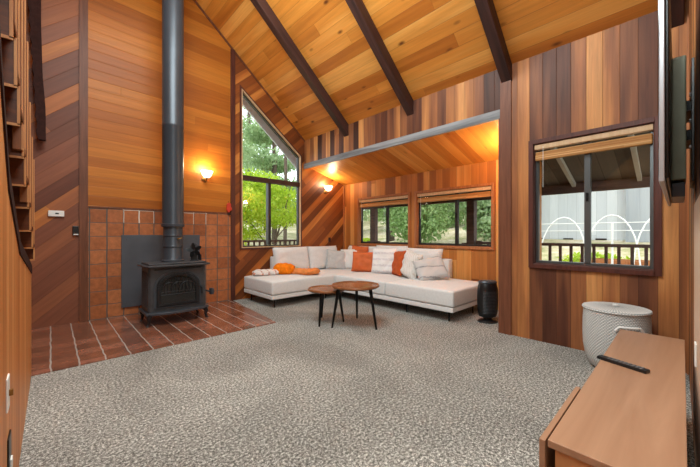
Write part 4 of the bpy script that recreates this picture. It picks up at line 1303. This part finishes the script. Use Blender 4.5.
# lime maple close to the tall window
tree('maple_tree', 5.2, 9.4, 3.2, 0.035, [((-0.9, -0.2, 2.3), (1.1, 0.8, 0.6)), ((0.4, 0.3, 2.7), (1.2, 0.8, 0.55)), ((1.5, -0.1, 2.2), (0.8, 0.7, 0.5)), ((-1.4, 0.1, 1.7), (0.7, 0.6, 0.45)), ((0.2, 0, 2.0), (1.3, 0.6, 0.4)), ((-1.3, 0.1, 1.2), (0.8, 0.5, 0.35)), ((-0.5, 0.2, 1.5), (0.7, 0.5, 0.3)), ((-0.3, 0.3, 3.2), (1.2, 0.7, 0.4))], 12000, 0.06, 'leaf_lime', 'bark',
     'lime green leafy maple just outside the tall stove-side window', 'tree', 21, lean=0.9, branches=([(0.1, 0, 0.9), (-0.5, 0, 1.7), (-1.1, 0, 2.2)], [(0.3, 0, 1.3), (0.9, 0, 1.9), (1.4, 0, 2.3)]))
conifer(5.2, 15.4, 13, 1.8, 2.9, 11000, 'tall conifer directly behind the lime maple', 22)
conifer(9.4, 16.2, 14, 1.8, 2.9, 11000, 'tall conifer at the right side of the tall window view', 23)
conifer(8.0, 22.0, 17, 1.5, 4.2, 10000, 'distant tall conifer between the two nearer ones', 24)
conifer(12.0, 22.0, 15, 2.0, 3.2, 6000, 'conifer far behind the alcove corner', 25)
for k, (x, y, r_, l) in enumerate(((8.1, 13.0, 0.08, 'slim bare trunk behind the lime maple'), (12.5, 12.6, 0.16, 'pale straight trunk in the left alcove window'), (13.6, 11.0, 0.2, 'straight trunk at the middle of the right alcove window'))):
    m = MB(); z = gz(x, y); m.tube([(x, y, z - 0.2), (x + 0.05, y, z + 4), (x, y + 0.1, z + 9)], [r_ * 1.1, r_, r_ * 0.7], 12)
    tag(m.build('tree_trunk', M['bark'], None, smooth=True), l, 'tree')
# alcove views
tree('broadleaf_tree', 11.6, 7.9, 4.0, 0.1, [((0, 0, 1.2), (1.3, 1.5, 1.0)), ((0.4, 0.6, 2.6), (1.5, 1.6, 1.1)), ((0, -1.0, 3.4), (1.5, 1.4, 1.0)), ((0.3, 1.3, 3.4), (1.2, 1.3, 0.8)), ((0.2, 1.6, 2.0), (1.2, 1.0, 0.9))], 15000, 0.10, 'leaf_green', 'bark_red', 'dense green broadleaf tree filling the left half of the right alcove window', 'tree', 31)
tree('broadleaf_tree', 13.0, 5.2, 4.5, 0.1, [((0, 0, 0.9), (1.2, 1.3, 0.8)), ((0.4, 0.3, 2.8), (1.4, 1.5, 1.1)), ((0, -0.8, 4.2), (1.5, 1.4, 1.0)), ((0, 0.6, 1.8), (1.2, 1.4, 0.8))], 10000, 0.11, 'leaf_conifer', 'bark', 'grey-green tree behind the right alcove window post', 'tree', 32)
tree('broadleaf_tree', 15.5, 16.5, 5.0, 0.14, [((0, 0, 2.2), (2.0, 2.0, 1.2)), ((0.2, 0.6, 4.0), (2.4, 2.4, 1.5)), ((0.5, -1.6, 3.4), (1.6, 1.6, 1.3))], 7000, 0.14, 'leaf_conifer', 'bark', 'blue-green tree on the slope in the left alcove window', 'tree', 33)
tree('broadleaf_tree', 18.0, 10.5, 5.0, 0.14, [((0, 0, 1.0), (1.8, 2.6, 1.2)), ((0.2, 1.0, 3.0), (2.2, 2.6, 1.4)), ((0.5, -1.6, 2.4), (1.8, 1.8, 1.4)), ((0, 0, 4.8), (2, 2.4, 1.2))], 11000, 0.14, 'leaf_green', 'bark', 'wide leafy tree on the slope between the two alcove windows', 'tree', 38)
tree('broadleaf_tree', 19.0, 15.0, 5.0, 0.14, [((0, 0, 3.2), (2.0, 2.6, 1.2)), ((0.2, 1.0, 5.0), (2.2, 2.6, 1.4))], 6000, 0.14, 'leaf_conifer', 'bark', 'tall-crowned tree high on the slope in the left alcove window', 'tree', 39)
tree('shrub', 10.8, 10.4, 0.5, 0.0, [((0, 0, 0.3), (0.9, 0.9, 0.4)), ((0.6, 1.0, 0.35), (0.8, 0.8, 0.35))], 2500, 0.08, 'leaf_lime', 'bark', 'low yellow-green shrub at the foot of the left alcove window view', 'shrub', 34)
tree('shrub', 9.6, 6.2, 0.5, 0.0, [((0, 0, 0.35), (0.8, 1.0, 0.5)), ((0.2, -1.0, 0.3), (0.7, 0.7, 0.4))], 2500, 0.08, 'leaf_dark', 'bark', 'dark leafy shrub below the right alcove window view', 'shrub', 35)
tree('shrub', 10.5, 1.5, 0.5, 0.0, [((0, 0, 0.2), (0.5, 0.9, 0.3))], 1200, 0.07, 'leaf_lime', 'bark', 'low grassy shrub beyond the garden hoops', 'shrub', 36)
tree('shrub', 8.0, 1.2, 0.5, 0.0, [((0, 0, 0.15), (0.4, 1.1, 0.25))], 1500, 0.05, 'leaf_green', 'bark', 'low green plants just past the deck railing outside the right window', 'shrub', 37)
for k, (x, y) in enumerate(((20, 27), (26, 22), (28, 14), (25, 8), (20.5, 20.5), (14, 29), (3, 26), (10, 33), (30, 3))):
    conifer(x, y, 13 + (k * 37 % 5), 0.8, 3.6, 4200, ['tall background conifer on the forest edge behind the alcove corner', 'background conifer high on the slope', 'background conifer on the slope behind the right alcove window', 'background conifer beside the neighbouring house', 'background conifer behind the left alcove window', 'background conifer far behind the tall window', 'background conifer left of the tall window view', 'most distant conifer beyond the tall window', 'background conifer behind the neighbouring house', 'background conifer hidden past the stove wall'][k], 50 + k, tr=0.3)
